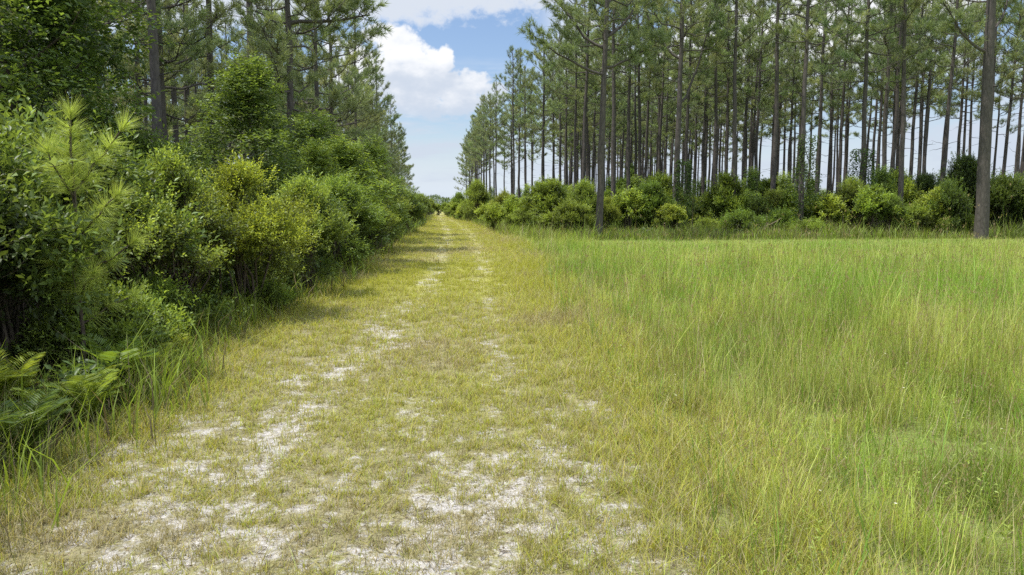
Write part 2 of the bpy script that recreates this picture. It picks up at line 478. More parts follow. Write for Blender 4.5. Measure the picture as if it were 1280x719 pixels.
# rank grass along the foot of both thickets
T = band_scatter(lambda y: float(left_edge(y)) - 1.1, lambda y: float(left_edge(y)) + .45, 2.6, 110, lambda y: 900 * min(1, 5 / y) ** 1.35)
d = T[:, 0] - left_edge(T[:, 1])
keep = rng.random(len(T)) < smooth(.45, -.25, d) * np.clip((N2.fbm(T[:, 0], T[:, 1], .5, 3) - .3) * 3.2, .04, 1)
T = T[keep]; d = d[keep]
T2 = band_scatter(lambda y: float(meadow_edge(y)) + 1.2, lambda y: min(cone_r(y), 50), 33.2, 38, lambda y: 150)
T3 = band_scatter(lambda y: float(meadow_edge(y)) - .2, lambda y: float(meadow_edge(y)) + 1.6, 37, 150, lambda y: 40 * (37 / y))
T4 = []   # coarse tufts standing along the left thicket
for _ in range(34):
    yy = 5.4 * (18 / 5.4) ** rng.random(); xx = float(left_edge(yy)) + rng.uniform(-.4, .12); T4.append(rng.normal([xx, yy], .07 + .006 * yy, (int(rng.integers(25, 70)), 2)))
T = np.concatenate([T, T2, T3] + T4); n = len(T); x, y = T[:, 0], T[:, 1]
sc = np.clip((y / 6) ** .6, .8, 3.5)
hg = rng.gamma(8, 1 / 8, n) * (.18 + .33 * N1.fbm(x, y, 1.2, 2)); i4 = np.arange(n) >= n - sum(len(a) for a in T4); hg = np.where(i4, hg * 1.15, hg)
hg = np.where(y > 30, hg * (.7 + 1.5 * N4.fbm(x, y, 1.6, 2)), hg)
wide = rng.random(n) < .35
wd = np.where(wide, .013, .0045) * sc * rng.uniform(.7, 1.2, n)
ct = np.where((wide | i4)[:, None], np.array([.33, .48, .07]), np.array([.30, .36, .11])) * rng.uniform(.6, 1.2, (n, 1))
ct = np.where((rng.random(n) < .22)[:, None], np.array([.30, .25, .14]) * rng.uniform(.6, 1.1, (n, 1)), ct)
mb = MB()
blades(mb, np.column_stack([x, y, ground_z(x, y)]), hg, wd, rng.uniform(0, 6.283, n), np.abs(rng.normal(.22, .2, n)), rng.uniform(.1, .8, n), ct * .5, ct)
tag(link('verge_grass', mb.mesh('verge_grass', M_grass)), 'rank green grass along the foot of the roadside thickets', 'grass', kind='stuff')
print('verge blades', n)

# dead leaves, needles and twigs lying on the track
T = band_scatter(lambda y: cone_l(y), lambda y: min(cone_r(y), float(meadow_edge(y)) + 2), 2.0, 20, lambda y: 2400 * min(1, 3 / y) ** 1.5)
n = len(T); mb = MB()
a = rng.uniform(0, 6.283, n)
long_ = rng.random(n) < .9
pos = np.column_stack([T, ground_z(T[:, 0], T[:, 1]) + .008])
dd = np.column_stack([np.cos(a), np.sin(a), rng.normal(0, .12, n)])
leaves(mb, pos, dd, np.where(long_, rng.uniform(.02, .08, n), rng.uniform(.008, .022, n)), np.where(long_, .0024, .009),
       np.where(rng.random((n, 1)) < .6, np.array([.42, .35, .24]), np.array([.15, .11, .08])) * rng.uniform(.4, 1.4, (n, 1)), rng)
tag(link('leaf_litter', mb.mesh('leaf_litter', M_grass)), 'brown dead leaves and pine needles scattered over the sand', 'leaf litter', kind='stuff')


# ------------------------------------------------------------------ plants
def wob_path(p0, p1, k, amp, rg):
    t = np.linspace(0, 1, k)[:, None]
    p = p0 * (1 - t) + p1 * t
    nz = rg.normal(0, amp, (k, 3)); nz[0] = 0; nz[-1] = 0
    return p + nz


def plume(mb, tip, d, L, n, spread, width, col, rg, along=.9, up=.25):
    """bottle-brush of needles around the end of a twig"""
    t = rg.random(n)
    p = tip - d * (t * L * along)[:, None]
    r = rg.normal(size=(n, 3)); r -= (r @ d)[:, None] * d; r = nrm(r)
    dr = nrm(d * (1 - spread * .5) + r * (spread * (.45 + .75 * t))[:, None] + [0, 0, up])
    ll = L * rg.uniform(.65, 1.1, n)
    sd = nrm(np.cross(dr, rg.normal(size=(n, 3)))) * (width / 2)
    v = np.stack([p - sd, p + sd, p + dr * ll[:, None] - [0, 0, .06 * L]], 1)
    c = col * rg.uniform(.65, 1.25, (n, 1)) * (1 - .25 * t[:, None])
    mb.add(v.reshape(-1, 3), np.repeat(c, 3, 0), tris=np.arange(n * 3).reshape(-1, 3))


def trunk_tube(mb, h, r0, rg, k=14, sides=12, sway=.12, r1=.25):
    z = np.linspace(0, h, k)
    sx = np.cumsum(rg.normal(0, sway / 4, k)); sy = np.cumsum(rg.normal(0, sway / 4, k)); sx[0] = sy[0] = 0
    rad = r0 * (1 - (1 - r1) * (z / h) ** 1.1); rad[0] *= 1.16; 
    z = z.copy(); z[0] = -.15
    pts = np.column_stack([sx, sy, z])
    # the root flare ring
    pts = np.insert(pts, 1, [0, 0, .35], 0); rad = np.insert(rad, 1, r0 * 1.06)
    mb.tube(pts, rad, sides)
    return lambda q: np.array([np.interp(q, pts[:, 2], pts[:, 0]), np.interp(q, pts[:, 2], pts[:, 1]), q])


PINE = np.array([.31, .375, .18])


def make_pine(name, seed, h, r0, cb, nbr, blen, fork=None, dead=8, col=PINE, nneed=24, needL=.30, nw=.025, twigs=10, low=False, leanout=None):
    rg = np.random.default_rng(seed)
    tm, bm, cm = MB(), MB(), MB()
    ax_ = trunk_tube(tm, h, r0, rg)
    for i in range(nbr):
        t = (i + rg.random()) / nbr
        t = t ** .9
        z = cb + (h - .35 - cb) * t
        az = i * 2.4 + rg.normal(0, .4)
        if low: prof = (1 - t) ** .75 * 1.0 + .12
        else: prof = (math.sin(min(1, t * 1.7 + .38) * math.pi * .5) * (1 - t) ** .5) + .12
        L = blen * prof * rg.uniform(.65, 1.2)
        if leanout is not None:
            L *= 1 + .55 * math.cos(az - leanout)
        el = .05 + .75 * t + rg.normal(0, .14) - (.1 if low else 0)
        d = np.array([math.cos(az) * math.cos(el), math.sin(az) * math.cos(el), math.sin(el)])
        p0 = ax_(z); p1 = p0 + d * L
        path = wob_path(p0, p1, 6, .07 * L / 2.2, rg)
        path[:, 2] += np.linspace(0, 1, 6) ** 2 * .22 * L - np.sin(np.linspace(0, math.pi, 6)) * .06 * L
        rb = .012 + .011 * L
        bm.tube(path, np.linspace(rb, .006, 6), 5)
        seg = lambda q: np.array([np.interp(q, np.linspace(0, 1, 6), path[:, a]) for a in range(3)])
        dl = nrm(path[-1] - path[-2])
        cc = col * rg.uniform(.8, 1.2) * np.array([rg.uniform(.92, 1.12), 1, 1])
        plume(cm, path[-1] + dl * needL * .4, dl, needL, nneed + 6, .9, nw, cc, rg)
        nt_ = max(3, int(twigs * L / blen + rg.integers(0, 3)))
        for j in range(nt_):
            q = rg.uniform(.3, .97)
            b = seg(q)
            sd = nrm(np.cross(dl, [0, 0, 1])) * (1 if j % 2 else -1)
            td = nrm(dl * rg.uniform(.4, 1.0) + sd * rg.uniform(.3, 1.0) + np.array([0, 0, rg.uniform(.1, .8)]))
            tl = L * rg.uniform(.14, .34) * (1.25 - q * .6) + .12
            e = b + td * tl
            bm.tube(np.array([b, b + td * tl * .5 + rg.normal(0, .03, 3), e]), [rb * .3, .006, .004], 3)
            plume(cm, e + td * needL * .4, td, needL, nneed, .95, nw, cc, rg)
            if tl > .35:
                td2 = nrm(td + rg.normal(0, .6, 3) + [0, 0, .3])
                e2 = b + td * tl * .5 + td2 * tl * .45
                plume(cm, e2, td2, needL, nneed, .95, nw, cc, rg)
    tp = ax_(h); plume(cm, tp + [0, 0, needL * .6], np.array([0, 0, 1.0]), needL, nneed * 2, .7, nw, col, rg)
    # dead snags below the crown
    for i in range(dead):
        z = rg.uniform(cb * .35, cb * 1.02); az = rg.uniform(0, 6.28); L = rg.uniform(.25, 1.3)
        p0 = ax_(z); d = np.array([math.cos(az), math.sin(az), rg.uniform(-.25, .35)])
        path = wob_path(p0, p0 + d * L, 5, .05 * L, rg)
        tm.tube(path, np.linspace(.016, .004, 5), 4, col=(.8, .8, .85))
    if fork:
        for (z, az, L, el) in fork:
            p0 = ax_(z); t = np.linspace(0, 1, 7)[:, None]
            d0 = np.array([math.cos(az), math.sin(az), 0]);
            path = p0 + d0 * L * math.cos(el) * t + np.array([0, 0, 1]) * L * math.sin(el) * t ** 1.5 + rg.normal(0, .05, (7, 3)) * np.sin(t * math.pi)
            tm.tube(path, np.linspace(.075, .02, 7), 7)
            for j in range(34):
                q = rg.uniform(.3, 1); b = np.array([np.interp(q, t[:, 0], path[:, a]) for a in range(3)])
                td = nrm(rg.normal(0, .6, 3) + d0 * .5 + [0, 0, .5]); tl = rg.uniform(.3, .9); e = b + td * tl
                bm.tube(np.array([b, (b + e) / 2 + rg.normal(0, .03, 3), e]), [.012, .008, .004], 3)
                for q2 in range(3):
                    td2 = nrm(td + rg.normal(0, .5, 3)); plume(cm, e + td2 * rg.uniform(0, .3), td2, needL, nneed, .95, nw, col, rg)
    return name, tm.mesh('pine_trunk', M_bark, True), cm.join(bm, 'pine_crown', M_needle, M_bark)


def place(proto, x, y, rz, sc, label, cat, group=None, tilt=(0, 0), name=None, z=0.0):
    root = bpy.data.objects.new(name or proto[0], None); COL.objects.link(root)
    root.empty_display_size = .3
    root.location = (x, y, float(ground_z(np.array(x), np.array(y))) - .02 + z)
    root.rotation_euler = (tilt[0], tilt[1], rz)
    root.scale = sc if hasattr(sc, '__len__') else (sc,) * 3
    tag(root, label, cat, group)
    names = ('trunk', 'crown') if 'trunk' in proto[1].name else ('stems', 'foliage')
    for nme, me in zip(names, proto[1:]):
        link(nme, me, root)
    return root


def shrub(name, seed, w, h, nclump, nspr, nl, leafL, leafW, tipc, inc, z0=.12, lean=.0, core=.25, clr=(.22, .42), sprl=.16, stems=9, droop=.1, flat=1.0, mat=None):
    """a bush: stems fan out to clumps, sprigs of leaves on and in the clumps"""
    rg = np.random.default_rng(seed)
    sm, fm, wm = MB(), MB(), MB()
    C = []; Rr = []
    while len(C) < nclump:
        p = rg.uniform(-1, 1, 3)
        if np.linalg.norm(p) > 1: continue
        p[2] = abs(p[2]) if rg.random() < .75 else p[2]
        zz = z0 * h + (p[2] * .5 + .5) * h * (1 - z0) * .93
        shape = (math.sin(min(1, (zz / h) * 1.15 + .12) * math.pi) * .65 + .5) if flat == 1.0 else flat * (1.15 - zz / h)
        c = np.array([p[0] * w / 2 * shape, p[1] * w / 2 * shape, zz])
        C.append(c); Rr.append(rg.uniform(*clr) * w * .5)
    C = np.array(C); Rr = np.array(Rr)
    C[:, 2] = np.minimum(C[:, 2], h - Rr * .6)
    C[:, 2] = np.maximum(C[:, 2], Rr * .55)
    order = np.argsort(-C[:, 2])
    for i in order[:stems * 2]:
        b = rg.normal(0, .06 * w, 3); b[2] = -.05
        path = wob_path(b, C[i], 5, .04 * w, rg); path[:, 2] += np.sin(np.linspace(0, math.pi, 5)) * .05 * h
        sm.tube(path, np.linspace(.008 + .006 * h, .004, 5), 5)
    prob = Rr ** 2; prob /= prob.sum()
    ci = rg.choice(nclump, nspr, p=prob)
    dr = nrm(rg.normal(size=(nspr, 3)) + [0, 0, .35])
    rad = np.where(rg.random(nspr) < core, rg.random(nspr) ** .5 * .8, rg.uniform(.8, 1.12, nspr))
    rad = np.where(rg.random(nspr) < .2, rg.uniform(1.1, 2.1, nspr), rad)
    P = C[ci] + dr * (Rr[ci] * rad)[:, None] * np.array([1, 1, .9])
    P[:, 2] = np.maximum(P[:, 2], .03)
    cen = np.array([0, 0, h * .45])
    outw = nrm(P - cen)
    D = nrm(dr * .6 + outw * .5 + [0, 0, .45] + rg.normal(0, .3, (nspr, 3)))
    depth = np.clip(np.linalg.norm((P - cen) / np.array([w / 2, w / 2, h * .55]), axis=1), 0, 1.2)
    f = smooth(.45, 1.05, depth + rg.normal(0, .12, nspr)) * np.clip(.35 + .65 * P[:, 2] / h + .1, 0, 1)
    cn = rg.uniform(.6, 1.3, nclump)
    sc_ = (np.array(inc) * (1 - f[:, None]) + np.array(tipc) * f[:, None]) * cn[ci][:, None]  # tips paler as new growth; inner, lower leaves painted darker for shady gaps
    # thin twig under every sprig
    ii = rg.random(nspr) < .35
    q0 = P[ii] - D[ii] * sprl * .8; q1 = P[ii] + D[ii] * sprl * .8; sdw = nrm(np.cross(D[ii], rg.normal(size=(ii.sum(), 3)))) * .003
    nn = ii.sum()
    wm.add(np.stack([q0 - sdw, q0 + sdw, q1], 1).reshape(-1, 3), (1, 1, 1), tris=np.arange(nn * 3).reshape(-1, 3))
    n = nspr * nl
    k = np.tile(np.arange(nl), nspr); t = (k + .5) / nl
    Pr = np.repeat(P, nl, 0); Dr = np.repeat(D, nl, 0)
    side = nrm(np.cross(Dr, np.repeat(nrm(rg.normal(size=(nspr, 3))), nl, 0)))
    a = k * 2.4 + np.repeat(rg.uniform(0, 6.28, nspr), nl)
    s2 = np.cross(Dr, side)
    rad_d = side * np.cos(a)[:, None] + s2 * np.sin(a)[:, None]
    pos = Pr + Dr * ((t - .5) * sprl * 1.4)[:, None]
    ld = nrm(Dr * (.35 + .8 * t[:, None]) + rad_d * (1.0 - .4 * t[:, None]) + rg.normal(0, .2, (n, 3)))
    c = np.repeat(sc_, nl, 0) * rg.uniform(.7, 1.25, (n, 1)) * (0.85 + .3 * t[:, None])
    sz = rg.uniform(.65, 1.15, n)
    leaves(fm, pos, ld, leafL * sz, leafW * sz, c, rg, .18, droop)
    return name, sm.mesh(name + '_stems', M_stem, True), fm.join(wm, name + '_foliage', mat or M_leaf, M_stem)


def hardwood(name, seed, h, w, cb, nclump, nspr, nl, leafL, leafW, tipc, inc, r0=.08):
    rg = np.random.default_rng(seed)
    tm, bm, fm = MB(), MB(), MB()
    ax_ = trunk_tube(tm, h * .93, r0, rg, 12, 9, .35, .2)
    C = []; Rr = []
    for i in range(nclump):
        t = (i + rg.random()) / nclump; z = cb + (h - cb) * t
        az = i * 2.4 + rg.normal(0, .5)
        prof = math.sin(min(1, t * .8 + .28) * math.pi) ** .7
        rr = w / 2 * prof * rg.uniform(.25, 1.0)
        c = ax_(z * .97) * [1, 1, 1] + np.array([math.cos(az) * rr, math.sin(az) * rr, 0])
        C.append(c); Rr.append(rg.uniform(.13, .24) * w)
        b = ax_(max(cb * .6, z - rr * .8))
        path = wob_path(b, c, 5, .05 * rr, rg)
        bm.tube(path, np.linspace(.012 + .012 * rr, .005, 5), 5)
    C = np.array(C); Rr = np.array(Rr)
    prob = Rr ** 2; prob /= prob.sum()
    ci = rg.choice(nclump, nspr, p=prob); dr = nrm(rg.normal(size=(nspr, 3)) + [0, 0, .3])
    rad = np.where(rg.random(nspr) < .3, rg.random(nspr) ** .5, rg.uniform(.75, 1.15, nspr))
    P = C[ci] + dr * (Rr[ci] * rad)[:, None] * np.array([1, 1, .7])
    D = nrm(dr * .7 + [0, 0, .1] + rg.normal(0, .4, (nspr, 3)))
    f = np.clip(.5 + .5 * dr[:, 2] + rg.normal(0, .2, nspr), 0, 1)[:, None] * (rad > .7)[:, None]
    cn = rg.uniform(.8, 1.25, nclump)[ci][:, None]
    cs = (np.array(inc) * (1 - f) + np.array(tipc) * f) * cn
    n = nspr * nl; k = np.tile(np.arange(nl), nspr); t = ((k + .5) / nl)
    Pr = np.repeat(P, nl, 0); Dr = np.repeat(D, nl, 0)
    side = nrm(np.cross(Dr, [0, 0, 1.0]))
    sg = np.where(k % 2 == 0, 1, -1)[:, None]
    spl = leafL * nl * .42
    pos = Pr + Dr * ((t - .5) * spl)[:, None]
    ld = nrm(Dr * .6 + side * sg * .9 + rg.normal(0, .25, (n, 3)) + [0, 0, -.15])
    sz = rg.uniform(.6, 1.15, n)
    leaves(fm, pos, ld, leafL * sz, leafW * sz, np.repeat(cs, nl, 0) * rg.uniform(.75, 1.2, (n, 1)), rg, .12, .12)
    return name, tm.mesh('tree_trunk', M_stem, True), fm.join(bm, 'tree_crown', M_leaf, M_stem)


# ---- pine prototypes
pines = [make_pine('pine_tree', 10 + i, h, .138, cb, nb_, bl) for i, (h, cb, nb_, bl) in enumerate(
    [(17.5, 8.6, 27, 2.5), (16.5, 8.0, 26, 2.7), (18.2, 9.6, 30, 2.1), (17.0, 9.0, 22, 2.2), (16.0, 7.4, 28, 2.5), (18.0, 8.2, 30, 2.9)])]
edge_pines = [make_pine('pine_tree', 30 + i, h, .125, cb, nb_, bl, low=True, dead=14) for i, (h, cb, nb_, bl) in enumerate(
    [(17, 4.2, 52, 2.7), (15.5, 3.6, 48, 2.5), (18, 5.2, 52, 2.8), (14, 3.2, 44, 2.3)])]
fork_pine = make_pine('pine_tree', 50, 17, .17, 8.5, 34, 2.8,
                      fork=[(7.7, 3.3, 3.6, .45), (8.0, -.1, 2.6, .5), (9.4, .45, 4.6, .95), (8.9, 2.75, 4.2, .85)])
big_pine = make_pine('pine_tree', 51, 21, .30, 10.5, 40, 4.0, fork=[(8.6, 3.0, 3.6, .75), (9.3, .3, 3.4, .9)], dead=6)
twin_pine = make_pine('pine_tree', 52, 17.5, .17, 9, 36, 2.8, fork=[(6.6, .3, 6.0, 1.22), (8.8, 2.7, 4.5, 1.0)])

STAND = 'tall pines of the stand behind the clearing'


def ph(px, pw, dbh=.32): return F * dbh / pw   # depth from the width of a trunk


# named front pines: px at foot, depth, proto, scale, tilt-x, lean to the right, label
front = [
    (584, 152, 4, .92, 0, 'thin pine standing first at the far end of the right-hand stand, beside the track'),
    (595, 128, 0, .95, 0, 'second thin pine from the far end of the right-hand stand'),
    (604, 112, 3, .95, 0, 'third slim pine from the far end of the right-hand stand'),
    (612, 98, 1, .98, 0, 'fourth slim pine from the far end of the right-hand stand'),
    (621, 90, 2, .86, 0, 'pine just left of the wide sky gap near the far end of the stand'),
    (641, 70, 5, .85, 0, 'dark straight pine standing alone right of the gap of sky above the track shrubs'),
    (657, 76, 0, .88, 0, 'pale slim pine left of the tall light green shrub'),
    (680, 55, 4, .84, 0, 'stout pine rising straight behind the tall light green shrub'),
    (699, 60, 3, .92, .02, 'leaning slim pine just right of the tall light green shrub'),
    (728, 46, 1, 1.05, .01, 'straight dark pine left of the forked pine at the front of the stand'),
    (766, 42, 0, 1.05, .005, 'straight pine right of the forked pine, its trunk bare to the crown'),
    (787, 46, 5, 1.0, 0, 'pine between the bare straight pine and the twin stemmed pine, with one rising limb'),
    (806, 55, 3, 1.0, 0, 'slimmer pine left of the twin stemmed pine, among thin trunks'),
    (857, 47, 2, 1.0, .01, 'slim pine close behind the right side of the twin stemmed pine'),
    (878, 52, 4, 1.0, .03, 'pine directly behind the lone pine sapling, leaning slightly right'),
    (892, 46, 0, 1.0, .02, 'first pine right of the lone pine sapling, leaning slightly right'),
    (905, 50, 1, 1.0, .03, 'second pine right of the lone pine sapling, partly joined with its neighbour'),
    (915, 39, 3, 1.02, .02, 'pine right of the sapling with its foot showing in the low brush'),
    (928, 52, 5, 1.0, .02, 'pine rising behind the pale leaved small tree in the stand'),
    (944, 48, 4, 1.0, .03, 'pine between the pale leaved small tree and the tall open crowned pine'),
    (963, 41, 2, 1.1, .01, 'tall straight pine with an open crown left of the ivy covered trunk'),
    (1018, 44, 0, 1.0, .01, 'dark slim pine just right of the ivy covered trunk'),
    (1034, 52, 5, 1.0, .01, 'slim pine halfway between the two vine clad trunks'),
    (1046, 48, 1, 1.0, .02, 'pine just left of the second vine clad trunk'),
    (1101, 41, 4, 1.05, .04, 'stout pine leaning right between the second vine clad trunk and the straight front pine'),
    (1112, 48, 3, 1.0, .03, 'slim pine close behind the stout leaning pine'),
    (1124, 37, 2, 1.05, 0, 'straight front pine with its foot in the light green shrubs'),
    (1134, 47, 1, 1.0, .03, 'slim pine just right of the straight front pine'),
    (1154, 46, 5, 1.0, .06, 'strongly leaning pine above the small dark conical tree'),
    (1173, 43, 0, 1.08, .03, 'stout straight pine right of the small dark conical tree'),
    (1191, 50, 4, 1.0, .02, 'slim pine left of the tall dark evergreen beside the thickest pine'),
    (1249, 48, 1, 1.0, 0, 'first slim pine right of the thickest pine'),
    (1262, 52, 3, 1.0, .01, 'second slim pine right of the thickest pine'),
    (1276, 46, 5, 1.0, .01, 'pine trunk at the right edge of the picture behind the drooping brush'),
]
used = []
for (px, d, k, sc, lean, lab) in front:
    x = float(gx(px, d)); used.append((x, d))
    place(edge_pines[0] if px == 584 else pines[k], x, d, random.uniform(0, 6.28), (sc, sc, sc * random.uniform(.97, 1.04)), lab, 'pine tree', STAND, (random.gauss(0, .008), lean - .042 * (px - 640) / 640))
x = float(gx(748, 34.5)); used.append((x, 34.5))
place(fork_pine, x, 34.5, 0, (1.05, 1, .98), 'forked pine at the front of the stand with long spreading limbs', 'pine tree', STAND, (0, .012))
x = float(gx(843, 39)); used.append((x, 39))
place(twin_pine, x, 39, 0, 1.05, 'twin stemmed dark pine with ivy at its foot, left of the lone pine sapling', 'pine tree', STAND, (0, .015))
x = float(gx(1226, 33)); used.append((x, 33))
place(big_pine, x, 33, .2, 1.0, 'thickest pine with scaly grey bark at the right end of the clearing', 'pine tree', STAND, (0, -.03))
vine_host = []
for px, d, k, lean, lab in [(1001, 37, 1, .03, 'pine with dark ivy climbing its lower trunk, left of the light green shrubs'),
                            (1072, 38, 4, .01, 'pine with a thick vine bush halfway up its trunk, right of the ivy covered pine')]:
    x = float(gx(px, d)); used.append((x, d)); vine_host.append((x, d, lean))
    place(pines[k], x, d, random.uniform(0, 6.28), 1.08, lab, 'pine tree', STAND, (0, lean))
cnt = 0; tries = 0
while cnt < 165 and tries < 20000:
    tries += 1
    y = random.uniform(43, 175)
    e0 = float(meadow_edge(y)) + 3.6 - 1.2 * min(1, max(0, (y - 60) / 60))
    x = e0 + random.random() ** 1.05 * float(np.interp(y, [44, 62, 80, 100, 175], [46, 42, 34, 30, 30]))
    if x / y * 930 + 548 < 705 and x > e0 + float(np.interp(y, [60, 100, 175], [12, 6, 4])): continue
    if y > 130 and x > e0 + 5: continue
    if (x - 2.6) / y * 930 + 548 < float(np.interp(y, [45, 60, 75, 100, 130], [672, 640, 616, 592, 572])): continue
    if x > cone_r(y) + 2: continue
    if min((x - a) ** 2 + (y - b) ** 2 for a, b in used) < (2.5 + y * .006) ** 2: continue
    used.append((x, y)); cnt += 1
    place(random.choice(pines), x, y, random.uniform(0, 6.28), random.uniform(.88, 1.08), 'slender straight pine deeper in the stand behind the clearing',
          'pine tree', 'slender pines deeper in the right-hand stand', (random.gauss(0, .012), random.gauss(.008, .012)))

# ---- left-hand pines
LEFT = 'pines in the thick woods left of the track'
left_named = [
    (203, 19, 0, .95, 0, 'dark thick pine trunk behind the young long-needled pine, left woods'),
    (273, 27, 3, 1.0, -.01, 'bare straight pine trunk right of the dark thick trunk, seen against bright gaps'),
    (318, 31, 2, 1.05, -.01, 'pine trunk showing high above the light leaved tree, left woods'),
    (222, 33, 5, 1.0, 0, 'slim pine trunk between the dark thick trunk and the bare straight trunk'),
]
lused = []
for (px, d, k, sc, lean, lab) in left_named:
    x = float(gx(px, d)); lused.append((x, d))
    place(pines[k], x, d, random.uniform(0, 6.28), sc, lab, 'pine tree', LEFT, (0, lean))
limb_pine = make_pine('pine_tree', 61, 15, .14, 4.6, 46, 2.4, low=True, fork=[(7.6, .15, 2.7, .16), (8.4, .35, 2.3, .75)], dead=12)
for (px, d, pr, sc, lab) in [
    (372, 26, limb_pine, 1.0, 'edge pine reaching one long limb out over the track, left side'),
    (418, 40, edge_pines[2], 1.0, 'tall edge pine beyond the light green roadside saplings'),
    (398, 34, edge_pines[0], 1.0, 'bushy edge pine just beyond the long limbed pine'),
    (447, 56, edge_pines[1], 1.08, 'third edge pine before the far end of the left woods'),
    (472, 74, edge_pines[0], .95, 'second edge pine before the far end of the left woods'),
    (491, 98, edge_pines[2], .86, 'edge pine whose top steps down toward the far end of the left woods'),
    (503, 128, edge_pines[3], 1.05, 'last pine at the far end of the left woods beside the track'),
]:
    x = float(gx(px, d)); lused.append((x, d))
    place(pr, x, d, 0, sc, lab, 'pine tree', LEFT)
cnt = 0; tries = 0
while cnt < 112 and tries < 20000:
    tries += 1
    y = random.uniform(15, 125)
    x = float(gx(515, 130)) * 0 + float(left_edge(y)) - 5.4 - random.random() ** 1.3 * 24
    if x < cone_l(y) - 3: continue
    if min((x - a) ** 2 + (y - b) ** 2 for a, b in lused) < (2.3) ** 2: continue
    lused.append((x, y)); cnt += 1
    edge_ = x > float(left_edge(y)) - 8
    place(random.choice(edge_pines if edge_ or random.random() < .6 else pines), x, y, random.uniform(0, 6.28), random.uniform(.85, 1.05),
          'pine crowded among others in the thick woods left of the track', 'pine tree', 'crowded pines inside the left woods', (random.gauss(0, .02), random.gauss(0, .02)))

# ---- shrub prototypes
YG = (.51, .57, .085); OL = (.075, .085, .02); MG = (.085, .13, .028); DG = (.05, .085, .025); LG = (.22, .30, .06)
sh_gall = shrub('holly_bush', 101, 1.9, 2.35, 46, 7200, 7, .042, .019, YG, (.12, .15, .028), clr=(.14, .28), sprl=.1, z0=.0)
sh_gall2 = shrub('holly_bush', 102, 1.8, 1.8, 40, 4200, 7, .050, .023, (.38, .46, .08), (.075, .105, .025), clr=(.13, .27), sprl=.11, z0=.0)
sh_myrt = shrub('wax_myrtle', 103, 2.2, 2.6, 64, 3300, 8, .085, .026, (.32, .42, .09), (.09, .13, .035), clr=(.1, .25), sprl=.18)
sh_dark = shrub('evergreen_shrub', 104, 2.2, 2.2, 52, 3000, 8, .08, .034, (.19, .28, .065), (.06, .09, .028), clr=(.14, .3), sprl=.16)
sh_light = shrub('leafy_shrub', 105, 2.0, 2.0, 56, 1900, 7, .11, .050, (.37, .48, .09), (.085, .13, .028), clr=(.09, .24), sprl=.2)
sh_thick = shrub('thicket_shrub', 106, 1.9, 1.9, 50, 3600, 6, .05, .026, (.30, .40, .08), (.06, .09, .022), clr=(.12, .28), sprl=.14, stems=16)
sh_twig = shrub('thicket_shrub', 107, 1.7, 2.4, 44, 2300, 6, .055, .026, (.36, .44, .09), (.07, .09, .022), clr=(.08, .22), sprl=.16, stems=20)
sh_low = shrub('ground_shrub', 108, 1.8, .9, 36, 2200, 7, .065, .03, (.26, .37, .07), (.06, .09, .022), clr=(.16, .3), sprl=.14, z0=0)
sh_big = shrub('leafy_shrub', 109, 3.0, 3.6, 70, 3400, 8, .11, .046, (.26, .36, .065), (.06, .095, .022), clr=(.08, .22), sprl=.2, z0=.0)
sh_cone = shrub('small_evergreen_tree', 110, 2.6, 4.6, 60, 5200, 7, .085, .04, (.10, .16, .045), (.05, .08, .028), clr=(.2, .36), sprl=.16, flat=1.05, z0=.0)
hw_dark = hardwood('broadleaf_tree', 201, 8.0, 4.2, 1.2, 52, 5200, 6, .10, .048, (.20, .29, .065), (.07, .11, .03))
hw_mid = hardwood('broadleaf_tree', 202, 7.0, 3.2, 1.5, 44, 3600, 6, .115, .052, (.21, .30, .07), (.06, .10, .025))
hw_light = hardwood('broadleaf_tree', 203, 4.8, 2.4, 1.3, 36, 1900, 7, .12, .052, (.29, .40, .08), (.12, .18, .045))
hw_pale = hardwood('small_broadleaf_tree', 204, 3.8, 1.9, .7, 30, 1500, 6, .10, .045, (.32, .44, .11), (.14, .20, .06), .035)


def P(proto, px, py, sc, label, cat, group=None, rz=None, dz=0.0, d=None):
    x, y = gp(px, py) if d is None else (float(gx(px, d)), d)
    return place(proto, float(x), float(y), random.uniform(0, 6.28) if rz is None else rz, sc, label, cat, group, z=dz)


LS = 'shrubs along the left edge of the track'
P(sh_gall, 305, 0, (1.02, 1.0, .96), 'big yellow green small leaved bush standing out at the left edge of the track', 'shrub', LS, d=10.8)
P(sh_myrt, 382, 0, (.8, .8, .78), 'olive green bush close behind the big yellow green bush', 'shrub', LS, d=13.2)
P(sh_dark, 245, 0, (.7, .7, .85), 'darker green bush tucked left of the big yellow green bush', 'shrub', LS, d=11.6)
P(sh_myrt, 425, 0, (1.0, 1, .84), 'dark based green bush casting its shadow onto the track', 'shrub', LS, d=17.5)
P(hw_light, 425, 0, (.95, .95, .70), 'bright green young tree rising above the dark based bush', 'tree', LS, d=21)
P(hw_light, 395, 0, .64, 'young leafy tree between the olive green bush and the bright green young tree', 'tree', LS, d=18.5)
P(sh_gall2, 462, 0, (1.1, 1.1, 1.05), 'light green rounded bush beyond the one casting its shadow onto the track', 'shrub', LS, d=24)
P(hw_pale, 463, 0, 1.0, 'slender pale green young tree above the rounded roadside bushes', 'tree', LS, d=26)
P(sh_myrt, 480, 0, 1.0, 'narrow bush in front of the darkest roadside bush, left of the track', 'shrub', LS, d=31)
P(sh_dark, 502, 0, (1.25, 1.25, 1.15), 'darkest round bush at the left edge where the track narrows', 'shrub', LS, d=43)
P(sh_dark, 492, 0, (1.3, 1.3, 1.4), 'dark bush behind and left of the darkest round bush', 'shrub', LS, d=45)
P(sh_dark, 517, 0, (1.3, 1.3, 1.15), 'second dark bush beyond the darkest round bush', 'shrub', LS, d=60)
P(sh_myrt, 526, 0, (1.3, 1.3, 1.1), 'last dark bush at the far left bend of the track', 'shrub', LS, d=82)
